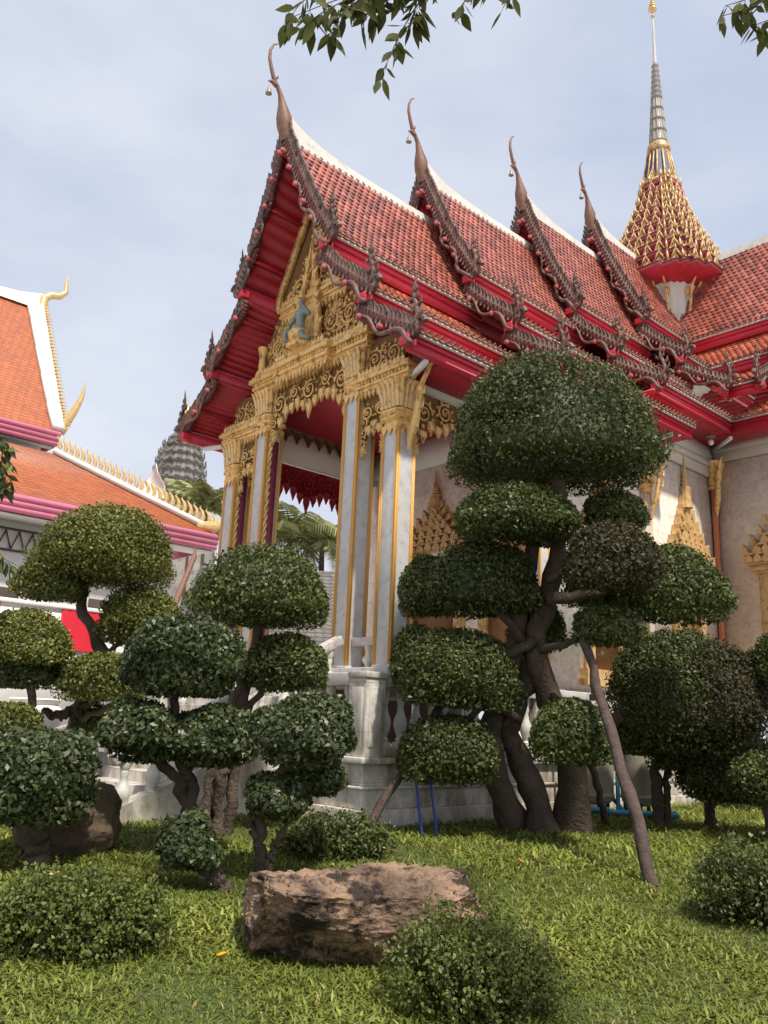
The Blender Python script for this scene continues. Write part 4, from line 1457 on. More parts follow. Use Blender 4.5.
def foliage(parent, c, rx, ry, up, dn, material, n, size, seed, amp=.10, name='foliage_pad', core=.74, stray=.12, jit=.72, aspect=.55, lobes=4, lob=.10):
    """clipped leaf cushion: domed top, flatter underside, a few swellings; leaves spread through an outer shell"""
    rng = np.random.default_rng(seed)
    c = np.asarray(c, float)
    R0 = np.array([rx, ry, up])
    shapes = [(c, rx * (1 - lob), ry * (1 - lob), up * (1 - lob * .8), dn * (1 - lob * .8))]
    for k in range(lobes):
        a = 2 * math.pi * (k + rng.uniform(-.35, .35)) / max(1, lobes) + seed
        e = rng.uniform(-.25, .75)
        s = rng.uniform(.42, .62) * (.85 if lobes > 6 else 1)
        d = np.array([math.cos(a) * math.cos(e), math.sin(a) * math.cos(e), math.sin(e)])
        off = d * R0 * (1 - s) * (rng.uniform(.92, 1.04) if lobes < 7 else rng.uniform(.88, 1.10))
        if off[2] < 0:
            off[2] *= dn / up
        shapes.append((c + off, rx * s, ry * s, up * s, min(dn, up) * s * .9))

    def surf(D, sh, sd):
        e = np.where(D[:, 2] > 0, 2.2, 5.0)
        S = D / (np.sum(np.abs(D) ** e[:, None], axis=1) ** (1 / e))[:, None]
        H = np.where(S[:, 2] > 0, sh[3], sh[4])
        f = wobble(D, sd + 1, amp)
        f = f + .022 * np.sin(D[:, 0] * 17 + sd) * np.sin(D[:, 1] * 19) * np.sin(D[:, 2] * 15 + 1)
        return np.stack([S[:, 0] * sh[1], S[:, 1] * sh[2], S[:, 2] * H], 1) * f[:, None], H
    area = np.array([s[1] * s[2] + (s[1] + s[2]) * (s[3] + s[4]) * .4 for s in shapes])
    mb = MB()
    nu, nv = 18, 12
    B = np.array([(math.sin(math.pi * i / nv) * math.cos(2 * math.pi * j / nu), math.sin(math.pi * i / nv) * math.sin(2 * math.pi * j / nu), math.cos(math.pi * i / nv)) for i in range(nv + 1) for j in range(nu)])
    BF = np.array([(i * nu + j, (i + 1) * nu + j, (i + 1) * nu + (j + 1) % nu, i * nu + (j + 1) % nu) for i in range(nv) for j in range(nu)])
    for si, sh in enumerate(shapes):
        m_ = int(n * area[si] / area[0])
        D = rng.normal(size=(m_, 3))
        D /= np.linalg.norm(D, axis=1)[:, None]
        low = D[:, 2] < 0
        keep = ~low | (rng.random(m_) < .70)
        D, low = D[keep], low[keep]
        thin = wobble(D, seed + 50 + si, .55)
        keep = rng.random(len(D)) < np.clip(.80 + .9 * (thin - 1), .42, 1)
        D, low, thin = D[keep], low[keep], thin[keep]
        Q, H = surf(D, sh, seed + si)
        m_ = len(D)
        depth = np.abs(rng.normal(size=m_)) * .13
        depth = np.where(low, depth * 1.8, depth)
        o_ = rng.random(m_) < stray
        depth[o_] = -rng.random(o_.sum()) * .05
        tuft = np.sin(D[:, 0] * 23 + seed) * np.sin(D[:, 1] * 27 + si) * np.sin(D[:, 2] * 21 + 2) > .62
        depth[tuft] -= rng.random(tuft.sum()) * .075
        P = sh[0] + Q * (1 - depth)[:, None]
        ok = np.ones(m_, bool)
        for sj, s2 in enumerate(shapes):
            if sj != si:
                q = P - s2[0]
                h = np.where(q[:, 2] > 0, s2[3], s2[4])
                ok &= (q[:, 0] / s2[1]) ** 2 + (q[:, 1] / s2[2]) ** 2 + (q[:, 2] / h) ** 2 > .70
        P, Q, H, D, thin = P[ok], Q[ok], H[ok], D[ok], thin[ok]
        m_ = len(P)
        Nn = Q / np.array([sh[1] ** 2, sh[2] ** 2, 1.0])
        Nn[:, 2] = Q[:, 2] / (H * H)
        Nn /= np.linalg.norm(Nn, axis=1)[:, None] + 1e-9
        Nn[:, 2] += .18
        V = leaf_quads(P, Nn, size, rng, jit=jit, aspect=aspect)
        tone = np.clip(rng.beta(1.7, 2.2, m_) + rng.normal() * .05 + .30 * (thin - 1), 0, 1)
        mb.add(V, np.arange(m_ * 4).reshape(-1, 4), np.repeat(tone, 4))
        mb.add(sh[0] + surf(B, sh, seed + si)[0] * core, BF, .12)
    return mb.build(name, material, parent)


_seed = [100]


def pad(parent, x0, x1, y0, y1, Y, kind='main', dens=1.0, leaf=.056, depth=.9, topf=.68, **k):
    """leaf cushion whose outline in the photo is the box x0..x1, y0..y1, standing Y metres ahead"""
    _seed[0] += 7
    y1 = y1 - (y1 - y0) * .05
    cx, cy = (x0 + x1) / 2, y0 + (y1 - y0) * topf
    c = at(cx, cy, Y)
    dist = np.dot(c - CAM, FW)
    rx = (x1 - x0) / 2 * dist / FPX / 1.05
    hh = (y1 - y0) * dist / FPX / math.cos(math.radians(PITCH)) / 1.02
    up, dn = hh * topf * 1.0, hh * (1 - topf) * 1.05
    ry = rx * depth
    area = 2 * math.pi * rx * ry + 2 * math.pi * (rx + ry) * .5 * hh * .75
    n = int(dens * 2.3 * area / (leaf * leaf * .5 * .55))
    if kind == 'blue':
        k.setdefault('lobes', 9)
        k.setdefault('lob', .30)
    return foliage(parent, c, rx, ry, up, dn, LEAF[kind], n, leaf, _seed[0], **k), c


def limb(mb, pts, r0, r1, wob=.03, n=12, k=22, flare=0.0, knots=.13):
    """tapering crooked limb through the given points, knotted and fluted"""
    P = np.array(pts, float)
    s = np.concatenate([[0], np.cumsum(np.linalg.norm(np.diff(P, axis=0), axis=1))])
    q = np.linspace(0, s[-1], k)
    C = np.stack([np.interp(q, s, P[:, j]) for j in range(3)], 1)
    for _ in range(3):
        C[1:-1] = (C[:-2] + 2 * C[1:-1] + C[2:]) / 4
    C[1:-1] += RNG.normal(size=(k - 2, 3)) * wob * .6
    Rr = np.linspace(r0, r1, k) * (1 + .10 * RNG.normal(size=k).clip(-1, 1))
    if flare:
        Rr = Rr * (1 + flare * np.exp(-q / (r0 * 1.4)))
    m0 = mb.n
    mb.tube(C, Rr, n)
    V = mb.V[-1]
    c = np.repeat(C, n, 0)
    ang = np.tile(np.linspace(0, 2 * np.pi, n, endpoint=False), k)
    sq = np.repeat(q, n)
    ph = RNG.uniform(0, 6, 4)
    f = 1 + knots * (.55 * np.sin(3 * ang + 1.3 * sq / max(r0, .03) * .35 + ph[0]) + .35 * np.sin(5 * ang - sq * 2.2 + ph[1]) + .4 * RNG.normal(size=len(V)).clip(-1.2, 1.2) * .6)
    mb.V[-1] = c + (V - c) * f[:, None]
    return mb


def gz(p):
    return float(ground_z(p[0], p[1]))


def on_ground(x, y):
    """the point of the lawn seen at pixel x, y"""
    d = ray(x, y)
    t = 1.0
    for _ in range(60):
        p = CAM + d * t
        t += (p[2] - gz(p)) / max(.05, -d[2]) * .7
    p = CAM + d * t
    return np.array([p[0], p[1], gz(p)])


def trunk_part(t, limbs, name='trunk', material=None):
    mb = MB()
    for (pts, r0, r1, *o) in limbs:
        limb(mb, pts, r0, r1, flare=o[0] if o else 0)
    return mb.build(name, material or M['bark'], t, smooth=180)


# ---------------- the big clipped tree in front of the hall
B0 = on_ground(545, 832)
TR = thing('topiary_tree', B0, 'largest clipped tree, dark green, with a big dome above tiered leaf cushions on crooked trunks', 'tree', 'clipped topiary trees')
A_ = lambda x, y, Y: at(x, y, Y)
YB = B0[1]
g1, g2 = on_ground(520, 828), on_ground(572, 830)
trunk_part(TR, [([g1 + [0, 0, -.1], A_(498, 785, YB - .1), A_(482, 740, YB - .1), A_(505, 690, YB - .15), A_(522, 650, YB - .3), A_(512, 610, YB - .4), A_(536, 570, YB - .5), A_(532, 500, YB - .7)], .18, .075, .6),
                ([g2 + [0, 0, -.1], A_(577, 790, YB - .1), A_(570, 740, YB - .1), A_(545, 690, YB - .2), A_(530, 650, YB - .35), A_(548, 600, YB - .5), A_(564, 550, YB - .6), A_(556, 470, YB - .8)], .20, .085, .6),
                ([on_ground(545, 832) + [0, 0, -.1], A_(528, 775, YB + .1), A_(505, 735, YB), A_(524, 690, YB - .1), A_(538, 640, YB - .3)], .16, .12, .5)])
for pts, r0, r1 in ((((530, 650, -.4), (500, 610, -.6), (470, 590, -.6)), .07, .03), (((535, 640, -.5), (500, 660, -.6), (455, 665, -.7)), .06, .03),
                    (((520, 720, -.2), (490, 700, -.5), (450, 740, -.8)), .06, .03), (((548, 690, -.2), (562, 708, -.7), (574, 728, -1.2)), .05, .03),
                    (((545, 600, -.7), (600, 590, -.7), (660, 590, -.6)), .08, .035), (((548, 580, -.8), (590, 560, -1.3), (612, 560, -1.6)), .05, .03),
                    (((550, 545, -.9), (530, 530, -.9), (515, 515, -.8)), .05, .03), (((552, 540, -.9), (590, 530, -.7), (617, 512, -.6)), .045, .025),
                    (((540, 650, -.5), (580, 640, -.9), (605, 630, -1.3)), .05, .025)):
    mb = MB()
    limb(mb, [A_(x, y, YB + d) for x, y, d in pts], r0, r1, k=10)
    mb.build('branch', M['bark'], TR, smooth=180)
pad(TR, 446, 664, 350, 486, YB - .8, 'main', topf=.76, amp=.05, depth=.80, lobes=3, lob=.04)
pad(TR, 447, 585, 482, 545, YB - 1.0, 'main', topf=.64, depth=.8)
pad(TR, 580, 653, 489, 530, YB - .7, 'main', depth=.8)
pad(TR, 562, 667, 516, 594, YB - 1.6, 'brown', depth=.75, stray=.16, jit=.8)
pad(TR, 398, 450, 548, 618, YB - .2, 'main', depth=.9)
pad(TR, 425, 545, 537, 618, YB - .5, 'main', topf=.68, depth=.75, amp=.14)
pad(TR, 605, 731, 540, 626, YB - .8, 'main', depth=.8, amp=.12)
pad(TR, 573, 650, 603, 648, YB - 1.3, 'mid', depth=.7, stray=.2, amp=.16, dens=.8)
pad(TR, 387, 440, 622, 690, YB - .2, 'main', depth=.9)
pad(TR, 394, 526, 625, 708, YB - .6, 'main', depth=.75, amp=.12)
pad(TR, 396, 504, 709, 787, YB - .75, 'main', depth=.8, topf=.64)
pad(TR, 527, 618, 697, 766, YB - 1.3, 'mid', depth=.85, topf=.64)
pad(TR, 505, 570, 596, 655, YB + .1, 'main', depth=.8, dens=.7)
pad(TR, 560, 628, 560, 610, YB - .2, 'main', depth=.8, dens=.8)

# ---------------- right-hand clipped tree
B1 = on_ground(658, 824)
T1_ = thing('topiary_tree', B1, 'broad dark clipped tree with a cut-off thick limb, beside the beige filter tanks', 'tree', 'clipped topiary trees')
Y1 = B1[1]
trunk_part(T1_, [([B1 + [0, 0, -.1], A_(656, 780, Y1), A_(660, 740, Y1 - .1), A_(680, 700, Y1 - .4)], .085, .06, .5), ([on_ground(668, 824) + [0, 0, -.1], A_(666, 780, Y1), A_(675, 730, Y1 - .2)], .06, .04, .6)])
mb = MB()
limb(mb, [A_(690, 680, Y1 - .4), A_(650, 698, Y1 - .9), A_(626, 706, Y1 - 1.1), A_(612, 722, Y1 - 1.1)], .10, .085, k=10)
mb.build('branch', M['bark'], T1_, smooth=180)
pad(T1_, 602, 760, 626, 756, Y1 - .8, 'main', amp=.13, topf=.6, depth=.75)
pad(T1_, 640, 720, 690, 770, Y1 - .2, 'main', amp=.13, topf=.6, depth=.75)
pad(T1_, 608, 672, 700, 757, Y1 - .3, 'main', amp=.16, depth=.8, dens=.8)
pad(T1_, 668, 772, 636, 742, Y1 - 1.2, 'brown', amp=.12, depth=.7, stray=.16, jit=.75)

B2 = on_ground(710, 826)
T2_ = thing('topiary_tree', B2, 'low dark clipped tree on one straight thin trunk, beyond the dark lawn hedge', 'tree', 'clipped topiary trees')
trunk_part(T2_, [([B2 + [0, 0, -.1], A_(710, 790, B2[1]), A_(716, 755, B2[1] - .1)], .075, .055, .4)])
pad(T2_, 676, 790, 726, 806, B2[1] - .5, 'main', amp=.16, depth=.8)
B3 = on_ground(768, 845)
T3_ = thing('topiary_tree', B3, 'clipped tree mostly outside the picture, a leaf ball showing under the small gilded window', 'tree', 'clipped topiary trees')
trunk_part(T3_, [([B3 + [.1, 0, -.1], A_(766, 800, B3[1]), A_(775, 740, B3[1]), A_(785, 680, B3[1])], .07, .05, .4)])
pad(T3_, 745, 850, 624, 690, B3[1] + .5, 'main', depth=.8)
pad(T3_, 722, 850, 745, 805, B3[1] + .1, 'main', depth=.8, amp=.15)

# ---------------- left group
# far, yellow-green cloud-pruned tree
YL = 12.4
L0 = at(78, 792, YL)
L0[2] = gz(L0)
TL = thing('topiary_tree', L0, 'yellow-green cloud-pruned tree with its flat top crown against the orange roof', 'tree', 'clipped topiary trees')
trunk_part(TL, [([L0 + [0, 0, -.15], A_(80, 740, YL), A_(72, 708, YL), A_(100, 680, YL - .1), A_(106, 655, YL - .1), A_(90, 625, YL), A_(74, 598, YL), A_(90, 570, YL)], .15, .055, .5),
                ([A_(72, 712, YL), A_(52, 716, YL - .15), A_(44, 712, YL - .2)], .07, .05)])
for pts in (((76, 600, 0), (64, 590, -.1), (48, 585, -.2)), ((100, 660, -.1), (125, 640, -.1), (140, 622, -.1)), ((80, 712, 0), (96, 700, -.4), (105, 685, -.5)), ((72, 708, 0), (85, 722, -.4), (110, 705, -.6))):
    mb = MB()
    limb(mb, [A_(x, y, YL + d) for x, y, d in pts], .05, .03, k=9)
    mb.build('branch', M['bark'], TL, smooth=180)
pad(TL, 36, 174, 504, 588, YL, 'light', amp=.05, topf=.70, lobes=3, lob=.04)
pad(TL, 11, 86, 557, 602, YL - .2, 'light', topf=.64)
pad(TL, 93, 188, 586, 648, YL + .1, 'light', topf=.68)
pad(TL, 59, 152, 649, 703, YL - .5, 'light', topf=.64)
pad(TL, 70, 112, 700, 740, YL - .1, 'mid', dens=.7)
# slim tree at the left edge
Y4 = 11.6
L1 = at(34, 800, Y4)
L1[2] = gz(L1)
TM = thing('topiary_tree', L1, 'small clipped tree with one mushroom cap on a bare stem, before the white urns', 'tree', 'clipped topiary trees')
trunk_part(TM, [([L1 + [0, 0, -.1], A_(33, 740, Y4), A_(31, 690, Y4), A_(26, 650, Y4)], .065, .05, .4)])
pad(TM, -22, 70, 608, 668, Y4, 'light', topf=.68)
pad(TM, -30, 66, 650, 690, Y4 + .25, 'mid', topf=.6, dens=.8)
pad(TM, -30, 42, 700, 745, Y4 - .6, 'light', topf=.64)
# dark-trunked tree behind the rock: two cushions high
Y5 = 9.9
L2 = on_ground(216, 832)
L2b = L2.copy()
Y5 = L2[1]
TB = thing('topiary_tree', L2, 'clipped tree with a wide round cap above one side cushion, against the porch columns', 'tree', 'clipped topiary trees')
trunk_part(TB, [([L2 + [-.08, 0, -.1], A_(210, 780, Y5), A_(226, 720, Y5), A_(248, 670, Y5), A_(258, 615, Y5)], .085, .05, .6),
                ([L2 + [.10, .05, -.1], A_(232, 790, Y5), A_(240, 730, Y5), A_(252, 660, Y5), A_(262, 600, Y5)], .075, .045, .6),
                ([L2 + [.02, -.1, -.1], A_(222, 780, Y5 - .1), A_(236, 735, Y5), A_(262, 690, Y5), A_(284, 668, Y5)], .065, .035, .5),
                ([L2 + [-.2, 0, -.1], A_(212, 800, Y5), A_(228, 760, Y5), A_(238, 700, Y5)], .06, .05, .4)])
pad(TB, 189, 332, 543, 628, Y5, 'mid', amp=.06, topf=.70, lobes=3, lob=.05)
pad(TB, 240, 333, 631, 693, Y5 + .05, 'mid', topf=.64, amp=.12)
# nearer blue-green tree
L3 = on_ground(196, 836)
L3[1] -= .9
L3[2] = gz(L3)
Y6 = L3[1]
TC = thing('topiary_tree', L3, 'grey-green loosely clipped tree on slanting stems, its two tiers hiding the foot of the stairs', 'tree', 'clipped topiary trees')
trunk_part(TC, [([L3 + [.05, 0, -.1], A_(190, 800, Y6), A_(172, 775, Y6 - .1), A_(150, 748, Y6 - .15)], .075, .045, .4),
                ([L3 + [.08, 0, -.1], A_(196, 795, Y6), A_(182, 765, Y6 - .1), A_(172, 740, Y6 - .1), A_(176, 690, Y6), A_(183, 660, Y6)], .075, .035, .4),
                ([L3 + [.0, 0, -.1], A_(186, 790, Y6), A_(190, 760, Y6), A_(198, 720, Y6)], .05, .035, .3)])
pad(TC, 116, 252, 607, 706, Y6 - .1, 'blue', leaf=.066, amp=.13, stray=.16, jit=.7)
pad(TC, 98, 190, 690, 768, Y6 - .25, 'blue', leaf=.066, amp=.15, stray=.18, jit=.7)
pad(TC, 160, 262, 697, 772, Y6 - .1, 'blue', leaf=.066, amp=.15, stray=.18, jit=.7)
# front pair beside the rock
L4 = on_ground(262, 878)
Y7 = L4[1]
TD = thing('topiary_tree', L4, 'small forked clipped tree standing right behind the rusty rock', 'tree', 'clipped topiary trees')
trunk_part(TD, [([L4 + [-.02, 0, -.1], A_(256, 840, Y7), A_(260, 815, Y7), A_(285, 770, Y7), A_(298, 735, Y7)], .058, .03, .4),
                ([A_(257, 838, Y7), A_(250, 815, Y7), A_(262, 790, Y7)], .04, .02), ([L4 + [.04, 0, -.1], A_(275, 840, Y7), A_(292, 815, Y7)], .03, .018, .3)])
pad(TD, 247, 362, 684, 772, Y7, 'blue', leaf=.058, amp=.13, stray=.16, jit=.7)
pad(TD, 240, 312, 768, 822, Y7 - .05, 'blue', leaf=.058, amp=.16, stray=.2, jit=.7, dens=.8)
pad(TD, 272, 350, 748, 800, Y7 + .3, 'blue', leaf=.058, amp=.16, stray=.2, jit=.7, dens=.7)
L5 = on_ground(226, 888)
Y8 = L5[1]
TE_ = thing('topiary_tree', L5, 'stunted leafy tuft on a stem leaning low over the grass beside the rock', 'tree', 'clipped topiary trees')
trunk_part(TE_, [([L5 + [.06, 0, -.06], A_(214, 876, Y8), A_(190, 862, Y8), A_(182, 845, Y8)], .055, .03, .2), ([L5 + [0, 0, -.06], A_(212, 862, Y8), A_(205, 840, Y8)], .05, .03, .2)])
pad(TE_, 152, 222, 805, 874, Y8, 'blue', leaf=.058, amp=.2, stray=.22, jit=.8, dens=.8)
# foreground left with glossy leaves and a cut stump behind it
L6 = on_ground(38, 868)
Y9 = L6[1]
TF = thing('topiary_tree', L6, 'glossy dark clipped tree with one round crown, in front of the dark boulder', 'tree', 'clipped topiary trees')
trunk_part(TF, [([L6 + [0, 0, -.1], A_(38, 840, Y9), A_(40, 800, Y9), A_(36, 770, Y9)], .10, .07, .4)])
pad(TF, -55, 104, 712, 832, Y9, 'blue', leaf=.066, amp=.08, stray=.14, topf=.64)

# ---------------- low shrubs on the lawn
def shrub(x0, x1, y0, y1, Yo, label, kind='shrub', leaf=.035, dens=.8, stems=40, amp=.34):
    b = on_ground((x0 + x1) / 2, y1 - (y1 - y0) * .22)
    t = thing('shrub', b, label, 'shrub', 'low shrubs on the lawn')
    Yc = b[1] + Yo
    _seed[0] += 7
    c = at((x0 + x1) / 2, y0 + (y1 - y0) * .62, Yc)
    c[2] = max(c[2], gz(c) + .05)
    dist = np.dot(c - CAM, FW)
    rx = (x1 - x0) / 2 * dist / FPX
    hh = (y1 - y0) * dist / FPX * .72
    ry = rx * .66
    rng = np.random.default_rng(_seed[0])
    st, P, Nn, To = MB(), [], [], []
    ns_ = int(stems * 9)
    for k in range(ns_):                       # springy shoots fanning out of the ground, leafy over their outer half
        a, rr = rng.uniform(0, 2 * math.pi), math.sqrt(rng.random())
        f0 = np.array([math.cos(a) * rx * rr, math.sin(a) * ry * rr, 0])
        zt_ = hh * math.sqrt(max(.03, 1 - rr ** 2.4)) * rng.uniform(.74, 1.06)
        tip = np.array([c[0], c[1], b[2]]) + f0 + np.array([math.cos(a) * .05, math.sin(a) * .05, zt_]) + rng.normal(size=3) * .03
        root_ = np.array([c[0], c[1], gz(c + f0)]) + f0 * .55
        mid = (root_ + tip) / 2 + f0 * .12
        if k % 7 == 0:
            st.tube([root_, mid, tip], [.007, .005, .002], 4)
        nl = int(10 + 26 * zt_ / max(.1, hh))
        tone = rng.uniform(.05, .5)
        for q in rng.uniform(.25, 1.0, nl):
            p_ = (1 - q) ** 2 * root_ + 2 * q * (1 - q) * mid + q * q * tip
            P.append(p_ + rng.normal(size=3) * leaf * .75)
            Nn.append(np.array([f0[0] / rx * .6, f0[1] / ry * .6, .8]) + rng.normal(size=3) * .3)
            To.append(min(1, tone + .55 * max(0, q - .6) / .4 * rng.random() + .1 * rng.random()))
    st.build('stems', M['bark'], t)
    V = leaf_quads(np.array(P), np.array(Nn), leaf, rng, jit=.8, aspect=.6)
    MB().add(V, np.arange(len(V)).reshape(-1, 4), np.repeat(np.array(To), 4)).build('leaves', LEAF[kind], t)
    return t


shrub(-20, 172, 866, 972, .05, 'widest loose shrub on the lawn, before the glossy round-crowned tree', stems=70, dens=.75)
shrub(383, 560, 908, 1040, .05, 'loose small-leaved shrub partly covering the rusty rock', stems=60, dens=.75, leaf=.030)
shrub(274, 394, 812, 866, .1, 'low rounded shrub on the grass behind the rock', kind='mid', leaf=.045, stems=30)
shrub(688, 830, 838, 946, .1, 'dark shrub past the foot of the long timber prop', kind='mid', leaf=.04, stems=40)
shrub(690, 800, 790, 816, .3, 'low dark hedge strip under the thin-trunked tree', kind='main', leaf=.06, stems=10)

# ---------------- grass
M['grass'] = leafmat('broad_grass_blade', (0.095, 0.130, 0.018), (0.43, 0.46, 0.10), rough=0.55, trans=0.3, spec=0.3)


_r = [n_ for n_ in M['grass'].node_tree.nodes if n_.type == 'VALTORGB' and len(n_.color_ramp.elements) == 3][0].color_ramp
_r.elements[2].position = .93
_e = _r.elements.new(.985)
_e.color = (0.46, 0.36, 0.15, 1)


def grass_field():
    rng = np.random.default_rng(3)
    parts = []
    for (y0, y1, dens, l0) in ((3.9, 6.2, 4600, .075), (6.2, 8.6, 2700, .085), (8.6, 11.5, 1300, .105), (11.5, 17.3, 560, .14)):
        x0, x1 = -.62 * y1 - .6, .66 * y1 + .6
        n = int((x1 - x0) * (y1 - y0) * dens)
        x, y = rng.uniform(x0, x1, n), rng.uniform(y0, y1, n)
        ok = np.abs(x / y) < .72
        d = (x - P0[0]) * VD[0] + (y - P0[1]) * VD[1]
        lim = np.interp(x, [p[0] for p in lawn_edge], [p[1] for p in lawn_edge])
        ok &= np.where(x < -.9, y < lim, d < -.62)
        # clumpy cover: thinner and thicker drifts
        cl = np.sin(x * 2.1 + 1) * np.sin(y * 2.6) + .6 * np.sin(x * 5.3 + y * 3.1)
        big = np.sin(x * .9 + 2.0 + .8 * np.sin(y * .7)) * np.sin(y * 1.15 + .6 * np.sin(x * 1.7)) + .5 * np.sin(x * 3.1 - y * 2.2)
        ok &= rng.random(n) < .84 + .14 * cl + .06 * big
        x, y, cl, big = x[ok], y[ok], cl[ok], big[ok]
        n = len(x)
        z = ground_z(x, y) - .025
        l = l0 * rng.uniform(.6, 1.35, n) * (1 + .18 * cl + .14 * big)
        w = l * rng.uniform(.11, .19, n)
        az = rng.uniform(0, 2 * np.pi, n)
        el = rng.uniform(.15, 1.1, n)
        d1 = np.stack([np.cos(az) * np.cos(el), np.sin(az) * np.cos(el), np.sin(el)], 1)
        el2 = el - rng.uniform(.3, 1.1, n)
        d2 = np.stack([np.cos(az) * np.cos(el2), np.sin(az) * np.cos(el2), np.sin(el2)], 1)
        s = np.stack([-np.sin(az), np.cos(az), 0 * az], 1) * w[:, None] / 2
        b = np.stack([x, y, z], 1)
        m1 = b + d1 * l[:, None] * .5
        tp = m1 + d2 * l[:, None] * .5
        V = np.stack([b - s * .6, b + s * .6, m1 + s, tp, m1 - s], 1)
        tone = np.clip(rng.beta(2, 2, n) * .84 + .10 * cl + .10 * big, 0, .93)
        tone[rng.random(n) < .022] = 1.0
        parts.append((V.reshape(-1, 3), np.repeat(tone, 5), n))
    mb = MB()
    for V, tone, n in parts:
        k = np.arange(n)[:, None] * 5
        mb.add(V, k + np.array([[0, 1, 2, 4]]), tone)
        mb.F.setdefault(3, []).append(k + np.array([[4, 2, 3]]) + mb.n - len(V))
    o = mb.build('grass', M['grass'])
    tag(o, 'bright broad-bladed lawn grass', 'grass', kind='stuff')


grass_field()


# ================================================================== rocks
from mathutils import noise as mnoise


def rock_mesh(c, size, seed, rough=.16, nu=64, nv=40, e=4.0, tilt=0.0, az=0.0, ledge=0.0, cuts=()):
    """weathered block: squarish body, split by flat fractures, stepped strata, undercut towards the ground"""
    th = np.linspace(0, math.pi, nv + 1)
    ph = np.linspace(0, 2 * math.pi, nu, endpoint=False)
    T_, P_ = np.meshgrid(th, ph, indexing='ij')
    D = np.stack([np.sin(T_) * np.cos(P_), np.sin(T_) * np.sin(P_), np.cos(T_)], -1).reshape(-1, 3)
    S = D / (np.sum(np.abs(D) ** e, axis=1) ** (1 / e))[:, None]
    V = []
    for s in S:
        p = Vector(s * size * 2.2 + [seed * 3.1, 0, 0])
        n1 = mnoise.fractal(p * 1.0, 1.0, 2.0, 3)
        n2 = mnoise.ridged_multi_fractal(p * 3.0, .9, 2.1, 6, 1.0, 2.0) - 1.1
        cell = mnoise.cell(p * 2.6 + Vector((mnoise.noise(p * 3) * .3, 0, 0)))
        q = s * size
        for n_, d_ in cuts:                      # flat fracture faces
            n_ = np.array(n_, float) / np.linalg.norm(n_)
            over = q @ n_ - d_
            if over > 0:
                q = q - n_ * over
        lay = mnoise.noise(Vector((seed, p[0] * .35, p[2] * 4.5 + .5 * n1)))
        side = 1 - min(1, abs(s[2]) ** 6)
        k = rough * (.5 * n1 + .10 * n2 + .25 * (cell - .5)) + ledge * side * (round(lay * 3) / 3)
        n4 = mnoise.fractal(p * 6.5, .8, 2.1, 5)
        q = q * (1 + k * np.array([1, 1, .55 if s[2] > 0 else .8])) + s * (.016 * n2 + .020 * n4)
        if s[2] < 0:
            q[:2] *= 1 - .20 * abs(s[2])
        V.append(q)
    V = np.array(V)
    V[:, 2] += tilt * V[:, 0]
    if ledge:                                    # one end of the slab is lower and narrower
        tp = np.clip(V[:, 0] / size[0], -1, 1)
        V[:, 1] *= 1 - .16 * tp
        V[:, 2] *= 1 - .10 * tp + .05 * np.sin(tp * 5)
    R2 = np.array([[math.cos(az), -math.sin(az)], [math.sin(az), math.cos(az)]])
    V[:, :2] = V[:, :2] @ R2.T
    F = np.array([(i * nu + j, (i + 1) * nu + j, (i + 1) * nu + (j + 1) % nu, i * nu + (j + 1) % nu) for i in range(nv) for j in range(nu)])
    return MB().add(V + c, F)


M['rock'] = mat('rusty_brown_rock', (0.150, 0.100, 0.066), (2.4, 2.3, 2.25), 4.0, rough=0.85, bump=2.2, bscale=24, stain=(0.035, 0.022, 0.017), stain_scale=3.6, stain_pos=(0.49, 0.58), detail=12)
M['boulder'] = mat('dark_mossy_boulder', (0.07, 0.052, 0.035), (2.2, 2.0, 1.8), 3, rough=0.9, bump=1.2, bscale=16, stain=(0.022, 0.016, 0.013), stain_scale=3)
rb_ = on_ground(362, 968)
Yr = rb_[1] + .42
cr0 = at(366, 915, Yr)
cr0[2] = gz(cr0) + .20
o = rock_mesh(cr0, np.array([.84, .50, .265]), 2, rough=.12, nu=260, nv=170, e=12, tilt=.03, az=.12, ledge=.035, cuts=(((.75, -.9, .1), .74), ((-.25, -.9, -.55), .45), ((.9, -.1, .4), .74), ((-.9, -.25, .2), .80), ((.05, -.25, 1), .30), ((-.15, .3, .9), .33), ((.5, -.7, -.5), .60))).build('rock', M['rock'], None, smooth=38)
tag(o, 'large flat-topped rusty brown rock lying on the lawn', 'rock')
bc = on_ground(42, 860)
bc = bc + [0, .55, .26]
o = rock_mesh(bc, np.array([.50, .34, .42]), 5, rough=.14, e=2.6).build('boulder', M['boulder'], None, smooth=50)
tag(o, 'rounded dark boulder behind the glossy round-crowned tree', 'boulder')


# ================================================================== timber props, blue poles, filter tanks
def pole(name, a, b, r0, r1, material, label, cat, group, wob=.015):
    mb = MB()
    a = a - (b - a) / np.linalg.norm(b - a) * .14
    limb(mb, [a, a + (b - a) * .5, b], r0, r1, wob=wob, k=14, n=9)
    o = mb.build(name, material, None, smooth=60)
    return tag(o, label, cat, group)


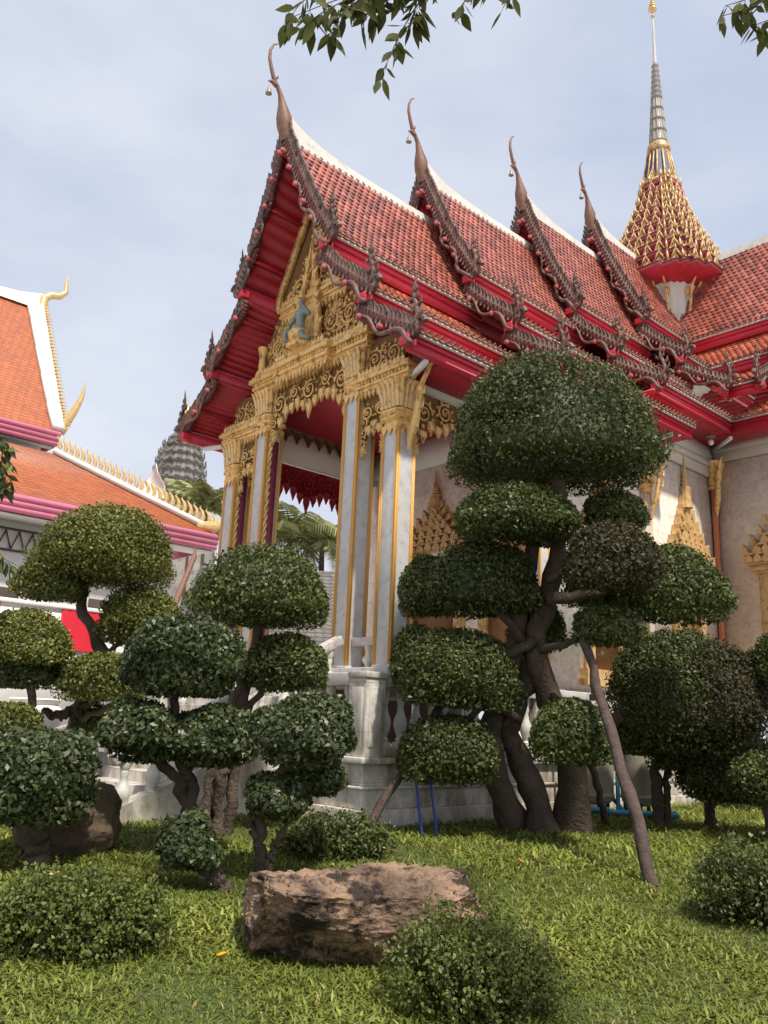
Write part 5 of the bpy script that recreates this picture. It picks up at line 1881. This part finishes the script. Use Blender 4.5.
pp = on_ground(364, 834)
pole('timber_prop', pp, at(450, 690, YB - .3), .055, .05, M['pole'], 'dark timber prop slanting up from the plinth corner into the largest clipped tree', 'prop', 'timber props under the clipped trees')
pp = on_ground(655, 886)
pole('timber_prop', pp, at(577, 615, YB - 1.0), .068, .05, M['pole'], 'longest timber prop, its foot out on the open lawn', 'prop', 'timber props under the clipped trees', .03)
pp = on_ground(606, 824)
pole('timber_prop', pp, at(582, 722, YB - .1), .05, .045, M['pole'], 'short timber prop in front of the beige filter tanks', 'prop', 'timber props under the clipped trees')
M['bluep'] = mat('blue_painted_steel', (0.02, 0.05, 0.30), (1.2, 1.2, 1.15), 8, rough=0.4)
M['bluepvc'] = mat('light_blue_pvc', (0.06, 0.30, 0.46), (1.15, 1.15, 1.1), 5, rough=0.35)
for (x0, y0, x1, y1, lab) in ((422, 836, 411, 735, 'thin blue pole nearer the plinth corner, under the lowest leaf cushion'), (437, 836, 425, 735, 'thin blue pole nearer the tree trunks, under the lowest leaf cushion')):
    a = on_ground(x0, y0)
    o = MB().tube(np.linspace(a, at(x1, y1, a[1] + .05), 4), .016, 8).build('blue_pole', M['bluep'], None, smooth=60)
    tag(o, lab, 'pole', 'blue poles')
M['tank'] = mat('beige_fibreglass_tank', (0.34, 0.30, 0.235), (1.2, 1.2, 1.2), 2, rough=0.5, stain=(0.17, 0.135, 0.09), stain_scale=2.2, stain_pos=(0.5, 0.66))
M['darkpl'] = mat('dark_plastic', (0.05, 0.045, 0.04), rough=0.5)
for i, (x, lab) in enumerate(((597, 'beige filter tank with a brown stain, half behind the short timber prop'), (638, 'clean beige filter tank between the long timber prop and a thin trunk'))):
    Yt = 13.5
    c = at(x, 800, Yt)
    g = gz(c)
    t = thing('filter_tank', (c[0], c[1], g), lab, 'tank', 'beige filter tanks')
    mb = MB()
    mb.lathe([(.06, .16), (.17, .18), (.235, .23), (.255, .32), (.258, .9), (.255, 1.55), (.22, 1.64), (.12, 1.70), (.05, 1.71)], (c[0], c[1], g), 28)
    mb.build('vessel', M['tank'], t, smooth=50)
    for k in range(3):
        an = k * 2.1 + .4
        lg = MB()
        lg.beam((c[0] + .2 * math.cos(an), c[1] + .2 * math.sin(an), g - .02), (c[0] + .2 * math.cos(an), c[1] + .2 * math.sin(an), g + .26), .05, .05, up=(1, 0, 0))
        lg.build('leg', M['darkpl'], t)
    mb = MB()
    mb.lathe([(.09, 1.70), (.09, 1.80), (.06, 1.82), (.06, 1.88)], (c[0], c[1], g), 14)
    mb.build('valve_head', M['darkpl'], t, smooth=40)
    cl_ = MB()
    cl_.lathe([(.259, .28), (.266, .29), (.266, .32), (.259, .33)], (c[0], c[1], g), 28)
    cl_.build('band', M['tank'], t)
ca, cb = at(597, 800, 13.5), at(638, 800, 13.5)
ga = gz(ca)
pm = [np.array([ca[0] - .42, ca[1] - .3, ga + .08]), np.array([cb[0] + .45, cb[1] - .3, ga + .10])]
t = thing('water_pipe', (ca[0], ca[1], ga), 'light blue plastic pipework on the grass around the beige filter tanks', 'pipe')
for k, path in enumerate(([pm[0], pm[1]], [pm[0] + [0, .14, .06], pm[0] + [.5, -.1, .02], pm[1] + [0, -.1, -.02]],
                          [(ca + cb) / 2 * [1, 1, 0] + [-.02, -.1, ga + .05], (ca + cb) / 2 * [1, 1, 0] + [-.02, -.1, ga + 1.3], (ca + cb) / 2 * [1, 1, 0] + [-.3, 0, ga + 1.75]],
                          [pm[0] + [-.05, .2, 0], pm[0] + [-.05, .2, 1.3]], [pm[0] + [-.05, .2, 0.02], pm[0] + [.45, -.18, .05]],
                          [(ca + cb) / 2 * [1, 1, 0] + [.1, -.2, ga + .03], (ca + cb) / 2 * [1, 1, 0] + [-.1, .05, ga + .30]])):
    mb = MB()
    for a, b in zip(path[:-1], path[1:]):
        mb.tube([a, b], .032, 10)
        mb.ball(b, .042, 8, 6)
    mb.build('pipe', M['bluepvc'], t, smooth=50)

# ================================================================== the orange-roofed hall at the left
M['otile'] = slabmat('orange_flat_roof_tiles', (0.50, 0.135, 0.040), (0.40, 0.10, 0.032), (0.20, 0.055, 0.02), 0.30, 0.15, rough=0.5, stain=(0.16, 0.07, 0.035), stain_amt=0.6, bump=0.6, msize=0.012)
M['pinkf'] = mat('pink_painted_fascia', (0.66, 0.19, 0.29), (1.08, 1.15, 1.12), 2, rough=0.5)
HB = np.array([3.0, 22.0, -2.1])
H = thing('side_hall', P0 + UD * HB[0] + VD * HB[1] + [0, 0, HB[2]], 'white hall with orange tiled roofs, pink eaves and golden ridge flames', 'temple', rz=ROT)


def hf(V):
    return np.asarray(V, float) - HB


UL = -16.0
mb = MB()
mb.box(UL, 6.3, 18.6, 34, -2.1, 6.2, hf)
mb.box(UL, 2.6, 22.9, 31.2, 6.2, 9.4, hf)
hw_ = mb.build('wall', M['white'], H)
fz_ = MB()
for k in range(46):
    u = 5.9 - k * .42
    for sg in (-1, 1):
        fz_.beam(hf((u + sg * .2, 18.57, 4.15)), hf((u, 18.57, 4.72)), .03, .05, up=Y3)
fz_.box(UL, 6.3, 18.54, 18.598, 4.74, 4.80, hf)
fz_.box(UL, 6.3, 18.54, 18.598, 4.06, 4.12, hf)
fz_.build('zigzag_frieze', M['dark'], hw_)
for (x0, x1) in ((-14, -12.4), (-9.5, -7.9), (-5, -3.4), (-.5, 1.1), (3.4, 5)):
    mb = MB()
    mb.box(x0, x1, 18.52, 18.597, .4, 2.9, hf)
    mb.build('window', M['dark'], H)


def slope(pts, th=.12):
    """a roof plane given by its corner points, with thickness below"""
    P = hf(np.array(pts))
    n = np.cross(P[1] - P[0], P[2] - P[0])
    n /= np.linalg.norm(n)
    if n[2] < 0:
        n = -n
    k = len(P)
    V = np.concatenate([P, P - n * th])
    F = [tuple(range(k)), tuple(range(2 * k - 1, k - 1, -1))] + [(i, (i + 1) % k, k + (i + 1) % k, k + i) for i in range(k)]
    return MB().add(V, F)


C0, HT = (7.4, 17.5, 5.66), (2.87, 22.05, 8.58)
slope([(UL, 17.5, 5.66), C0, HT, (UL, 22.05, 8.58)]).build('skirt_roof', M['otile'], H)
slope([C0, (7.4, 36.6, 5.66), (2.87, 32.05, 8.58), HT]).build('skirt_roof', M['otile'], H)
# upper roof: sagging slope built in strips
prof = [(22.35, 9.56), (23.2, 10.75), (24.2, 12.25), (25.2, 13.75), (26.2, 15.3), (27.1, 16.6)]
mb = MB()
pf = np.array(prof)
vv = np.linspace(22.35, 27.1, 24)
zz = np.polyval(np.polyfit(pf[:, 0], pf[:, 1], 3), vv)
for sg in (0, 1):
    av = vv if not sg else 54.2 - vv
    for dz_ in (0, -.14):
        V = np.array([(u, v, z + dz_) for v, z in zip(av, zz) for u in (UL, 2.95)])
        mb.add(hf(V), np.array([(2 * i, 2 * i + 1, 2 * i + 3, 2 * i + 2) for i in range(23)]))
ur = mb.build('upper_roof', M['otile'], H, smooth=60)
mb = MB()
for (z0, z1, e) in ((5.08, 5.27, .0), (5.27, 5.46, .025), (5.46, 5.64, .05)):
    mb.box(UL, 7.4 + e, 17.42 - e, 17.58, z0, z1 - .002, hf)
    mb.box(7.34, 7.41 + e, 17.58, 36.6, z0, z1 - .002, hf)
mb.build('fascia', M['pinkf'], H)
mb = MB()
for (z0, z1, e) in ((8.98, 9.17, .0), (9.17, 9.36, .025), (9.36, 9.54, .05)):
    mb.box(UL, 3.0 + e, 22.30 - e, 22.45, z0, z1 - .002, hf)
mb.box(2.90, 2.99, 22.46, 31.8, 8.98, 9.52, hf)
mb.build('fascia', M['pinkf'], H)
mb = MB()
mb.box(UL, 7.3, 17.6, 18.58, 5.02, 5.06, hf)
mb.box(UL, 2.9, 22.5, 22.88, 8.95, 8.97, hf)
mb.build('eave_soffit', M['white'], H)
# gable triangle, white verge and ridge
mb = MB()
tri = [(v, z - .1) for v, z in prof] + [(54.2 - v, z - .1) for v, z in prof[::-1]]
mb.prism(tri, hf((2.55, 0, 0)), Y3, Z3, X3, .1)
mb.build('gable_wall', M['white'], H)
vg = MB()
for (v0, z0), (v1, z1), k in zip(prof[:-1], prof[1:], range(5)):
    w0, w1 = .26 + .05 * k, .26 + .05 * (k + 1)
    V = [(2.96 - w0, v0, z0 + .03), (3.16, v0, z0 + .03), (3.16, v1, z1 + .03), (2.96 - w1, v1, z1 + .03)]
    V += [(a, b - .12, c + .16) for a, b, c in V]
    vg.add(hf(np.array(V)), [(0, 1, 2, 3), (7, 6, 5, 4), (0, 4, 5, 1), (1, 5, 6, 2), (2, 6, 7, 3), (3, 7, 4, 0)])
A2 = np.linspace(UL, 3.16, 20)
for i in range(19):
    h0, h1 = (.2 + .45 * math.exp((a - 3.16) / 1.1) for a in (A2[i], A2[i + 1]))
    V = [(A2[i], 26.75, 16.3), (A2[i], 27.1, 16.6 + h0), (A2[i], 27.45, 16.3), (A2[i + 1], 26.75, 16.3), (A2[i + 1], 27.1, 16.6 + h1), (A2[i + 1], 27.45, 16.3)]
    vg.add(hf(np.array(V)), [(0, 1, 4, 3), (1, 2, 5, 4)])
M['bwhite'] = mat('clean_white_plaster', (0.80, 0.79, 0.77), (0.95, 0.94, 0.92), 2, rough=0.7)
vg.build('white_verge', M['bwhite'], ur)
gv = MB()
for (v0, z0), (v1, z1) in zip(prof[:-1], prof[1:]):
    for k in range(8):
        t_ = (k + .5) / 8
        gv.prism(flame(.30, .22, .05), hf((3.18, v0 + (v1 - v0) * t_, z0 + (z1 - z0) * t_ + .15)), np.array([0, -.5, -.87]), np.array([.75, -.6, .4]), Y3, .06)
gv.build('gilt_verge', M['gold_bright'], ur)
hr = MB()
p, q = np.array(C0), np.array(HT)
hr.beam(hf(p + [0, 0, .10]), hf(q + [0, 0, .10]), .34, .22)
hp = hr.build('white_hip', M['bwhite'], H)
for k in range(27):
    t_ = (k + .6) / 27
    c = hf(p + (q - p) * t_ + [0, 0, .20])
    dr = (p - q)[:2] / np.linalg.norm((p - q)[:2])
    d3 = np.array([dr[0], dr[1], 0])
    s_ = 1.0 if k != 9 else 1.0
    mb = MB()
    mb.tube([c - Z3 * .05, c + Z3 * .16 + d3 * .06, c + Z3 * .36 + d3 * .02, c + Z3 * .52 - d3 * .10, c + Z3 * .62 - d3 * .05], [.07, .085, .055, .028, .003], 6)
    mb.build('gilt_flame', M['gold_bright'], hp, smooth=50)
# white gable-shaped antefix on the hip
mb = MB()
c = hf(p + (q - p) * .42 + [.1, -.1, .1])
mb.prism([(-.5, 0), (-.42, .5), (-.1, 1.0), (0, 1.35), (.1, 1.0), (.42, .5), (.5, 0)], c, np.array([-.7, .7, 0]), Z3, np.array([.7, .7, 0]), .12)
mb.build('white_antefix', M['bwhite'], hp)


def horn(pts, rs, name, parent, material):
    mb = MB()
    mb.tube([hf(q) for q in pts], rs, 9)
    return mb.build(name, material, parent, smooth=60)


horn([(3.1, 26.6, 15.6), (3.15, 27.0, 16.5), (3.2, 27.0, 17.0), (3.45, 27.0, 17.25), (3.85, 27.0, 17.35), (4.1, 27.0, 17.65), (4.05, 27.0, 18.1), (4.1, 27.0, 18.5)], [.2, .22, .2, .17, .15, .12, .07, .01], 'horn_finial', ur, M['gold_bright'])
horn([(3.15, 22.6, 9.6), (3.3, 22.5, 10.1), (3.5, 22.4, 10.6), (3.68, 22.3, 11.2), (3.72, 22.3, 11.9)], [.16, .17, .14, .09, .01], 'flame_finial', ur, M['gold_bright'])
horn([(6.9, 18.0, 5.95), (7.4, 17.5, 5.9), (7.9, 17.0, 6.15), (7.75, 17.1, 6.6), (7.95, 16.95, 7.0), (8.45, 16.5, 7.2), (8.5, 16.45, 7.9)], [.2, .26, .25, .2, .18, .14, .01], 'naga_finial', hp, M['gold_bright'])
horn([(7.7, 17.2, 6.5), (7.5, 17.4, 6.9), (7.6, 17.3, 7.3)], [.12, .1, .01], 'naga_finial', hp, M['gold_bright'])

# low white wall with red hangings in front of that hall, white urns
M['redc'] = mat('bright_red_cloth', (0.60, 0.018, 0.035), (1.1, 1.3, 1.3), 2, rough=0.6)
LWB = np.array([0.0, 16.5, -2.1])
t = thing('low_wall', P0 + UD * LWB[0] + VD * LWB[1] + [0, 0, LWB[2]], 'low white wall hung with red cloth panels below the orange-roofed hall', 'wall', rz=ROT)
mb = MB()
mb.box(-14, 5.2, 16.55, 16.9, -2.1, 2.22, lambda V: np.array(V) - LWB)
mb.build('wall_body', M['bwhite'], t)
mb = MB()
mb.box(-14.05, 5.25, 16.46, 16.98, 2.221, 2.34, lambda V: np.array(V) - LWB)
mb.build('coping', M['bwhite'], t, bevel=.02)
for u in (-7.4, -4.4, -1.5, 1.75):
    mb = MB()
    ys = np.linspace(0, 1.45, 14)
    V = []
    for k, a in enumerate(ys):
        for z in (1.0, 2.2):
            V.append((u + a, 16.53 - .035 * math.sin(k * 1.7) ** 2 - (.02 if z < 1.5 else 0), z))
    V2 = [(a, b - .015, c) for a, b, c in V]
    F = [(2 * i, 2 * i + 2, 2 * i + 3, 2 * i + 1) for i in range(13)]
    mb.add(np.array(V) - LWB, F).add(np.array(V2) - LWB, F)
    mb.build('red_hanging', M['redc'], t, smooth=60)
for (x, y, lab) in ((44, 716, 'white plaster urn on the pale paving, the one less hidden by leaves'), (22, 722, 'white plaster urn on the pale paving, the one mostly hidden by leaves')):
    c = at(x, y, 14.6)
    c[2] = -.07
    o = MB().lathe([(.22, 0), (.22, .12), (.12, .18), (.12, .9), (.16, 1.0), (.12, 1.06), (.28, 1.3), (.34, 1.5), (.30, 1.65), (.20, 1.74), (.26, 1.82), (.24, 1.84), (.16, 1.76)], c, 20).build('garden_urn', M['bwhite'], None, smooth=45)
    tag(o, lab, 'urn', 'white urns in the court')

# ================================================================== far things: prang tower, shingled pavilion, palms
M['prang'] = mat('grey_weathered_stucco', (0.15, 0.142, 0.135), (1.7, 1.65, 1.6), 1.2, rough=0.9, bump=.6, bscale=6, stain=(0.07, 0.065, 0.06), stain_scale=.8)
pc = at(177, 500, 70)
pc[2] = -.05
t = thing('prang_tower', pc, 'grey ribbed corncob-shaped tower far behind the halls', 'tower')
zt = at(177, 424, 70)[2]
zb = at(177, 492, 70)[2]
mb = MB()
h = zt - zb
prp = [(3.6, 0), (3.6, zb - 4), (2.6, zb - 3.8), (2.6, zb - 1.0), (2.2, zb - .9), (2.15, zb)]
for k in range(8):
    f, f2 = k / 8, (k + 1) / 8
    r_a = 2.15 * (1 - f ** 2.6) + .12
    prp += [(r_a * 1.03, zb + h * f + .02), (r_a * 1.03, zb + h * f + .25), (r_a * .95, zb + h * f + .30), (max(.12, (2.15 * (1 - f2 ** 2.6) + .12) * .97), zb + h * f2)]
star = [((1.0 if j % 2 else .90) * math.cos(j * math.pi / 18), (1.0 if j % 2 else .90) * math.sin(j * math.pi / 18)) for j in range(36)]
mb.lathe(prp, pc, sq=star)
for k in range(6):
    f = k / 8
    r_a = 2.2 * (1 - f ** 2.6) + .12
    for j in range(18):
        an = 2 * math.pi * j / 18
        d = np.array([math.cos(an), math.sin(an), 0])
        mb.prism(flame(h / 8 * .5, r_a * .2), pc + d * r_a * .98 + Z3 * (zb + h * f + .25), np.array([-d[1], d[0], 0]), Z3, d, .1)
pt = mb.build('tower_body', M['prang'], t)
mb = MB().ball((pc[0] + .1, pc[1], zt + .9), (.35, .35, .8)).lathe([(.12, 0), (.3, .4), (.1, 1.0), (.02, 2.6)], (pc[0] + .1, pc[1], zt), 10)
mb.build('gold_finial', M['gold_bright'], t, smooth=60)

M['shingle'] = slabmat('grey_wood_shingles', (0.21, 0.195, 0.18), (0.15, 0.14, 0.13), (0.05, 0.045, 0.04), 0.24, 0.13, rough=0.8, stain=(0.12, 0.1, 0.09), stain_amt=.6, bump=.7, msize=.012)
M['dwood'] = mat('dark_brown_boards', (0.05, 0.03, 0.022), (1.6, 1.5, 1.4), 4, rough=0.7)
hA, hB_ = at(168, 640, 24.0), at(420, 640, 24.0)
t = thing('shingled_pavilion', (hB_[0] - 3, 25, -.05), 'low dark timber pavilion under a grey shingled roof behind the porch', 'pavilion')
ze, zr = at(300, 648, 23.2)[2], at(300, 570, 26)[2]
x0, x1 = hA[0], hB_[0] + 2
mb = MB()
V = [(x0, 23.2, ze), (x1, 23.2, ze), (x1, 26, zr), (x0 + .3, 26, zr), (x0, 28.8, ze), (x1, 28.8, ze)]
V += [(a, b, c - .14) for a, b, c in V]
mb.add(V, [(0, 1, 2, 3), (3, 2, 5, 4), (6, 9, 8, 7), (9, 10, 11, 8), (0, 6, 7, 1), (0, 3, 9, 6), (3, 4, 10, 9), (1, 7, 8, 2), (2, 8, 11, 5), (4, 5, 11, 10)])
mb.build('roof', M['shingle'], t)
mb = MB()
mb.box(x0 + .5, x1 - .5, 23.9, 28.2, -.05, ze - .05)
mb.build('wall', M['dwood'], t)
mb = MB()
mb.beam((x0 - .02, 23.15, ze - .12), (x1, 23.15, ze - .12), .06, .24)
mb.build('fascia', M['dwood'], t)
mb = MB()
cream = M['white']
mb.tube([(x0 - .03, 23.0, ze - .02), (x0 - .03, 23.3, ze + .25), (x0 - .0, 24.6, (ze + zr) / 2 + .1), (x0 + .05, 26, zr + .25), (x0 + .05, 26.1, zr + .6)], [.05, .10, .10, .09, .02], 8)
mb.build('bargeboard', M['chofa'], t, smooth=60)
for k in range(7):
    mb = MB()
    xx = x0 + .9 + k * (x1 - x0 - 1.8) / 6
    mb.box(xx - .08, xx + .08, 23.25, 23.41, -.05, ze - .2)
    mb.build('post', M['cap'], t)


def frond(base, az, el, ln, bend, rng, leaf_l=.5, n=26):
    """one feather frond: arching rib with paired narrow leaflets"""
    pts, d = [np.asarray(base, float)], el
    for k in range(n):
        pts.append(pts[-1] + np.array([math.cos(az) * math.cos(d), math.sin(az) * math.cos(d), math.sin(d)]) * ln / n)
        d -= bend / n
    P = np.array(pts)
    V = []
    side = np.array([-math.sin(az), math.cos(az), 0])
    for k in range(3, n):
        t_ = k / n
        tg = P[k + 1] - P[k - 1] if k < n else P[k] - P[k - 1]
        tg /= np.linalg.norm(tg)
        l_ = leaf_l * math.sin(math.pi * min(1, .12 + t_ * .85)) * rng.uniform(.8, 1.1)
        for sg in (-1, 1):
            dl = side * sg * .8 + tg * .65 + np.array([0, 0, -.35 - .3 * rng.random()])
            dl /= np.linalg.norm(dl)
            w_ = tg * .022 * (leaf_l / .5)
            a = P[k]
            V += [a - w_, a + w_, a + dl * l_ * .55 + w_ * 1.1 + [0, 0, .02], a + dl * l_ - [0, 0, .10 * l_]]
    return P, np.array(V)


def palm(base, top, label, nf, ln, seed, leaf_l=.5, up=1.2, bend=2.0):
    rng = np.random.default_rng(seed)
    t = thing('palm_tree', base, label, 'palm', 'palms behind the porch')
    mb = MB()
    limb(mb, [base, (base + top) / 2 + [.1, 0, 0], top], .13, .09, wob=.02)
    mb.build('trunk', M['bark'], t, smooth=60)
    for k in range(nf):
        P, V = frond(top, 2 * math.pi * k / nf + rng.uniform(-.3, .3), rng.uniform(.25, up), ln * rng.uniform(.8, 1.1), bend * rng.uniform(.7, 1.1), rng, leaf_l)
        mb = MB()
        mb.tube(P[::3], np.linspace(.03, .008, len(P[::3])), 5)
        mb.add(V, np.arange(len(V)).reshape(-1, 4), np.repeat(rng.random(len(V) // 4), 4))
        mb.build('frond', LEAF['palm'], t)


for (x, y, Y, lab, nf, ln, sd_, ll, up, bn) in ((290, 540, 28.0, 'feathery palm seen through the porch opening beside the twisted gold rope', 18, 2.9, 1, .8, 1.4, 2.4),
                                                (322, 552, 29.0, 'feathery palm seen through the porch opening above the shingled roof', 17, 2.7, 2, .8, 1.35, 2.4),
                                                (206, 512, 45.0, 'spiky palm between the golden hip finial and the end porch column', 24, 2.6, 3, .9, 1.5, 1.5),
                                                (192, 500, 52.0, 'pale palm in front of the grey ribbed tower', 18, 2.4, 4, .9, 1.4, 1.8)):
    tp = at(x, y, Y)
    palm(np.array([tp[0], tp[1], -.07]), tp, lab, nf, ln, sd_, ll, up, bn)


# ================================================================== overhanging trees at the frame's edge
def twig_leaves(mb_t, mb_l, path, n, ll, rng, hang=.9):
    P = np.array(path, float)
    q = np.linspace(0, 1, 14)
    s = np.linspace(0, 1, len(P))
    C = np.stack([np.interp(q, s, P[:, j]) for j in range(3)], 1)
    for _ in range(2):
        C[1:-1] = (C[:-2] + 2 * C[1:-1] + C[2:]) / 4
    mb_t.tube(C, np.linspace(.007, .0025, 14), 5)
    ll *= 1.25
    n = int(n * 1.5)
    for k in range(n):
        t_ = rng.uniform(.15, 1.0) if k else 1.0
        a = np.array([np.interp(t_, q, C[:, j]) for j in range(3)])
        dr = rng.normal(size=3)
        dr[2] = -abs(dr[2]) * hang - .9
        dr /= np.linalg.norm(dr)
        sd2 = np.cross(dr, rng.normal(size=3))
        sd2 /= np.linalg.norm(sd2)
        nn = np.cross(sd2, dr)
        L_ = ll * rng.uniform(.7, 1.2)
        w_ = L_ * rng.uniform(.18, .25)
        st_ = a + dr * L_ * .18
        mb_t.tube([a, st_], .0016, 3, cap=False)
        V, wq = [], (.0, .75, 1.0, .72, .0)
        for f, ww in zip((0, .25, .5, .75, 1.12), wq):
            c = st_ + dr * L_ * f + nn * L_ * (.12 * f * f)
            V += [c - sd2 * w_ * ww + nn * w_ * .25 * ww, c, c + sd2 * w_ * ww + nn * w_ * .25 * ww]
        F = [(3 * i + j, 3 * i + j + 1, 3 * i + j + 4, 3 * i + j + 3) for i in range(4) for j in (0, 1)]
        mb_l.add(V, np.array(F), rng.random())


rng = np.random.default_rng(11)
TK = np.array([4.6, -1.5, 0.0])
OT = thing('shade_tree', TK, 'tall tree whose hanging twigs of pointed olive leaves enter at the top edge', 'tree')
mb = MB()
limb(mb, [TK + [0, 0, -.1], TK + [-.1, .1, 3.0], TK + [-.3, .8, 5.4], [3.2, 1.2, 7.0], [2.0, 3.0, 7.9], [.8, 4.2, 7.9]], .26, .04, k=24, flare=.5)
limb(mb, [[3.2, 1.2, 7.0], [3.2, 3.0, 7.6], [3.0, 4.6, 7.5]], .09, .03)
mb.build('trunk', M['bark'], OT, smooth=180)
Yo = 5.0
for path, n, ll in (([(470, -45), (420, -10), (398, 30), (380, 70)], 16, .12), ([(470, -45), (400, -25), (340, -10), (285, 12)], 24, .12), ([(440, -40), (380, -20), (345, 0), (330, 25)], 20, .12),
                    ([(440, -40), (420, -20), (415, 0), (410, 20)], 18, .12), ([(400, -35), (360, -15), (320, 5), (300, 22)], 18, .12), ([(520, -40), (480, -20), (465, -8), (455, 8)], 10, .11),
                    ([(530, -40), (515, -20), (508, -10), (503, 0)], 4, .10), ([(350, -40), (320, -20), (300, -5), (290, 10)], 12, .11), ([(430, -40), (400, -15), (375, 0), (360, 12)], 18, .12),
                    ([(820, -40), (780, -15), (750, 0), (722, 8)], 16, .10), ([(830, -20), (800, -5), (775, 10), (752, 18)], 14, .10), ([(840, 0), (800, 5), (780, 15), (766, 25)], 10, .10), ([(800, -40), (770, -20), (745, -8), (725, -2)], 12, .10)):
    tm_, lm_ = MB(), MB()
    pts = [at(x, y + 8, Yo + rng.uniform(-.25, .25)) for x, y in path]
    start = np.array([.8, 4.2, 7.9]) if path[0][0] < 600 else np.array([3.0, 4.6, 7.5])
    twig_leaves(tm_, lm_, pts, n, ll, rng)
    tm_.tube([start, (start + pts[0]) / 2 + [0, 0, .1], pts[0]], [.02, .012, .007], 5)
    tw_o = tm_.build('twig', M['bark'], OT)
    lm_.build('leaves', LEAF['canopy'], tw_o, smooth=60)
TK2 = at(-150, 700, 11.0)
TK2[2] = gz(TK2)
OT2 = thing('shade_tree', TK2, 'tree of which only drooping leaf tips show, before the orange roof', 'tree')
mb = MB()
c0 = at(-60, 500, 11.0)
limb(mb, [TK2, (TK2 + c0) / 2, c0], .15, .06, flare=.4)
mb.build('trunk', M['bark'], OT2, smooth=180)
for (x, y, n) in ((10, 448, 40), (4, 466, 40), (12, 480, 34), (6, 490, 30), (-4, 490, 26), (14, 466, 16), (4, 558, 24), (12, 566, 14), (-8, 545, 20), (-10, 460, 24)):
    tm_, lm_ = MB(), MB()
    twig_leaves(tm_, lm_, [c0, at(x - 40, y - 20, 11.0), at(x - 12, y - 12, 11.0), at(x, y, 11.0)], n, .14, rng, .4)
    tw_o = tm_.build('twig', M['bark'], OT2)
    lm_.build('leaves', LEAF['mid'], tw_o, smooth=60)

# ================================================================== fallen leaves
for (x, y, l_, col_, lab) in ((215, 972, .085, (0.62, 0.36, 0.03), 'yellow fallen leaf on the open grass between the widest shrub and the rock'), (524, 874, .10, (0.50, 0.20, 0.04), 'orange fallen leaf on the grass between the rock and the largest tree'),
                              (40, 943, .07, (0.60, 0.42, 0.22), 'pale tan fallen leaf caught in the widest shrub'), (414, 845, .07, (0.45, 0.22, 0.05), 'small brown fallen leaf near the blue poles')):
    c = on_ground(x, y) + [0, 0, .085 if x != 40 else .40]
    k = 'leaf_%d' % x
    m_ = mat('fallen_leaf_tint', col_, (1.2, 1.1, 1.0), 20, rough=.6)
    a = rng.uniform(0, 6)
    d = np.array([math.cos(a), math.sin(a), .25])
    s = np.array([-math.sin(a), math.cos(a), .3])
    mb = MB()
    V = []
    for f, w in ((0, 0), (.25, .22), (.5, .28), (.75, .2), (1, 0)):
        V += [c + d * l_ * f - s * l_ * w + [0, 0, .015], c + d * l_ * f, c + d * l_ * f + s * l_ * w + [0, 0, .015]]
    V2 = [v - np.array([0, 0, .003]) for v in V]
    F = [(3 * i + j, 3 * i + j + 1, 3 * i + j + 4, 3 * i + j + 3) for i in range(4) for j in (0, 1)]
    mb.add(V, np.array(F)).add(V2, np.array(F))
    tag(mb.build('fallen_leaf', m_, None, smooth=60), lab, 'leaf', 'fallen leaves on the lawn')
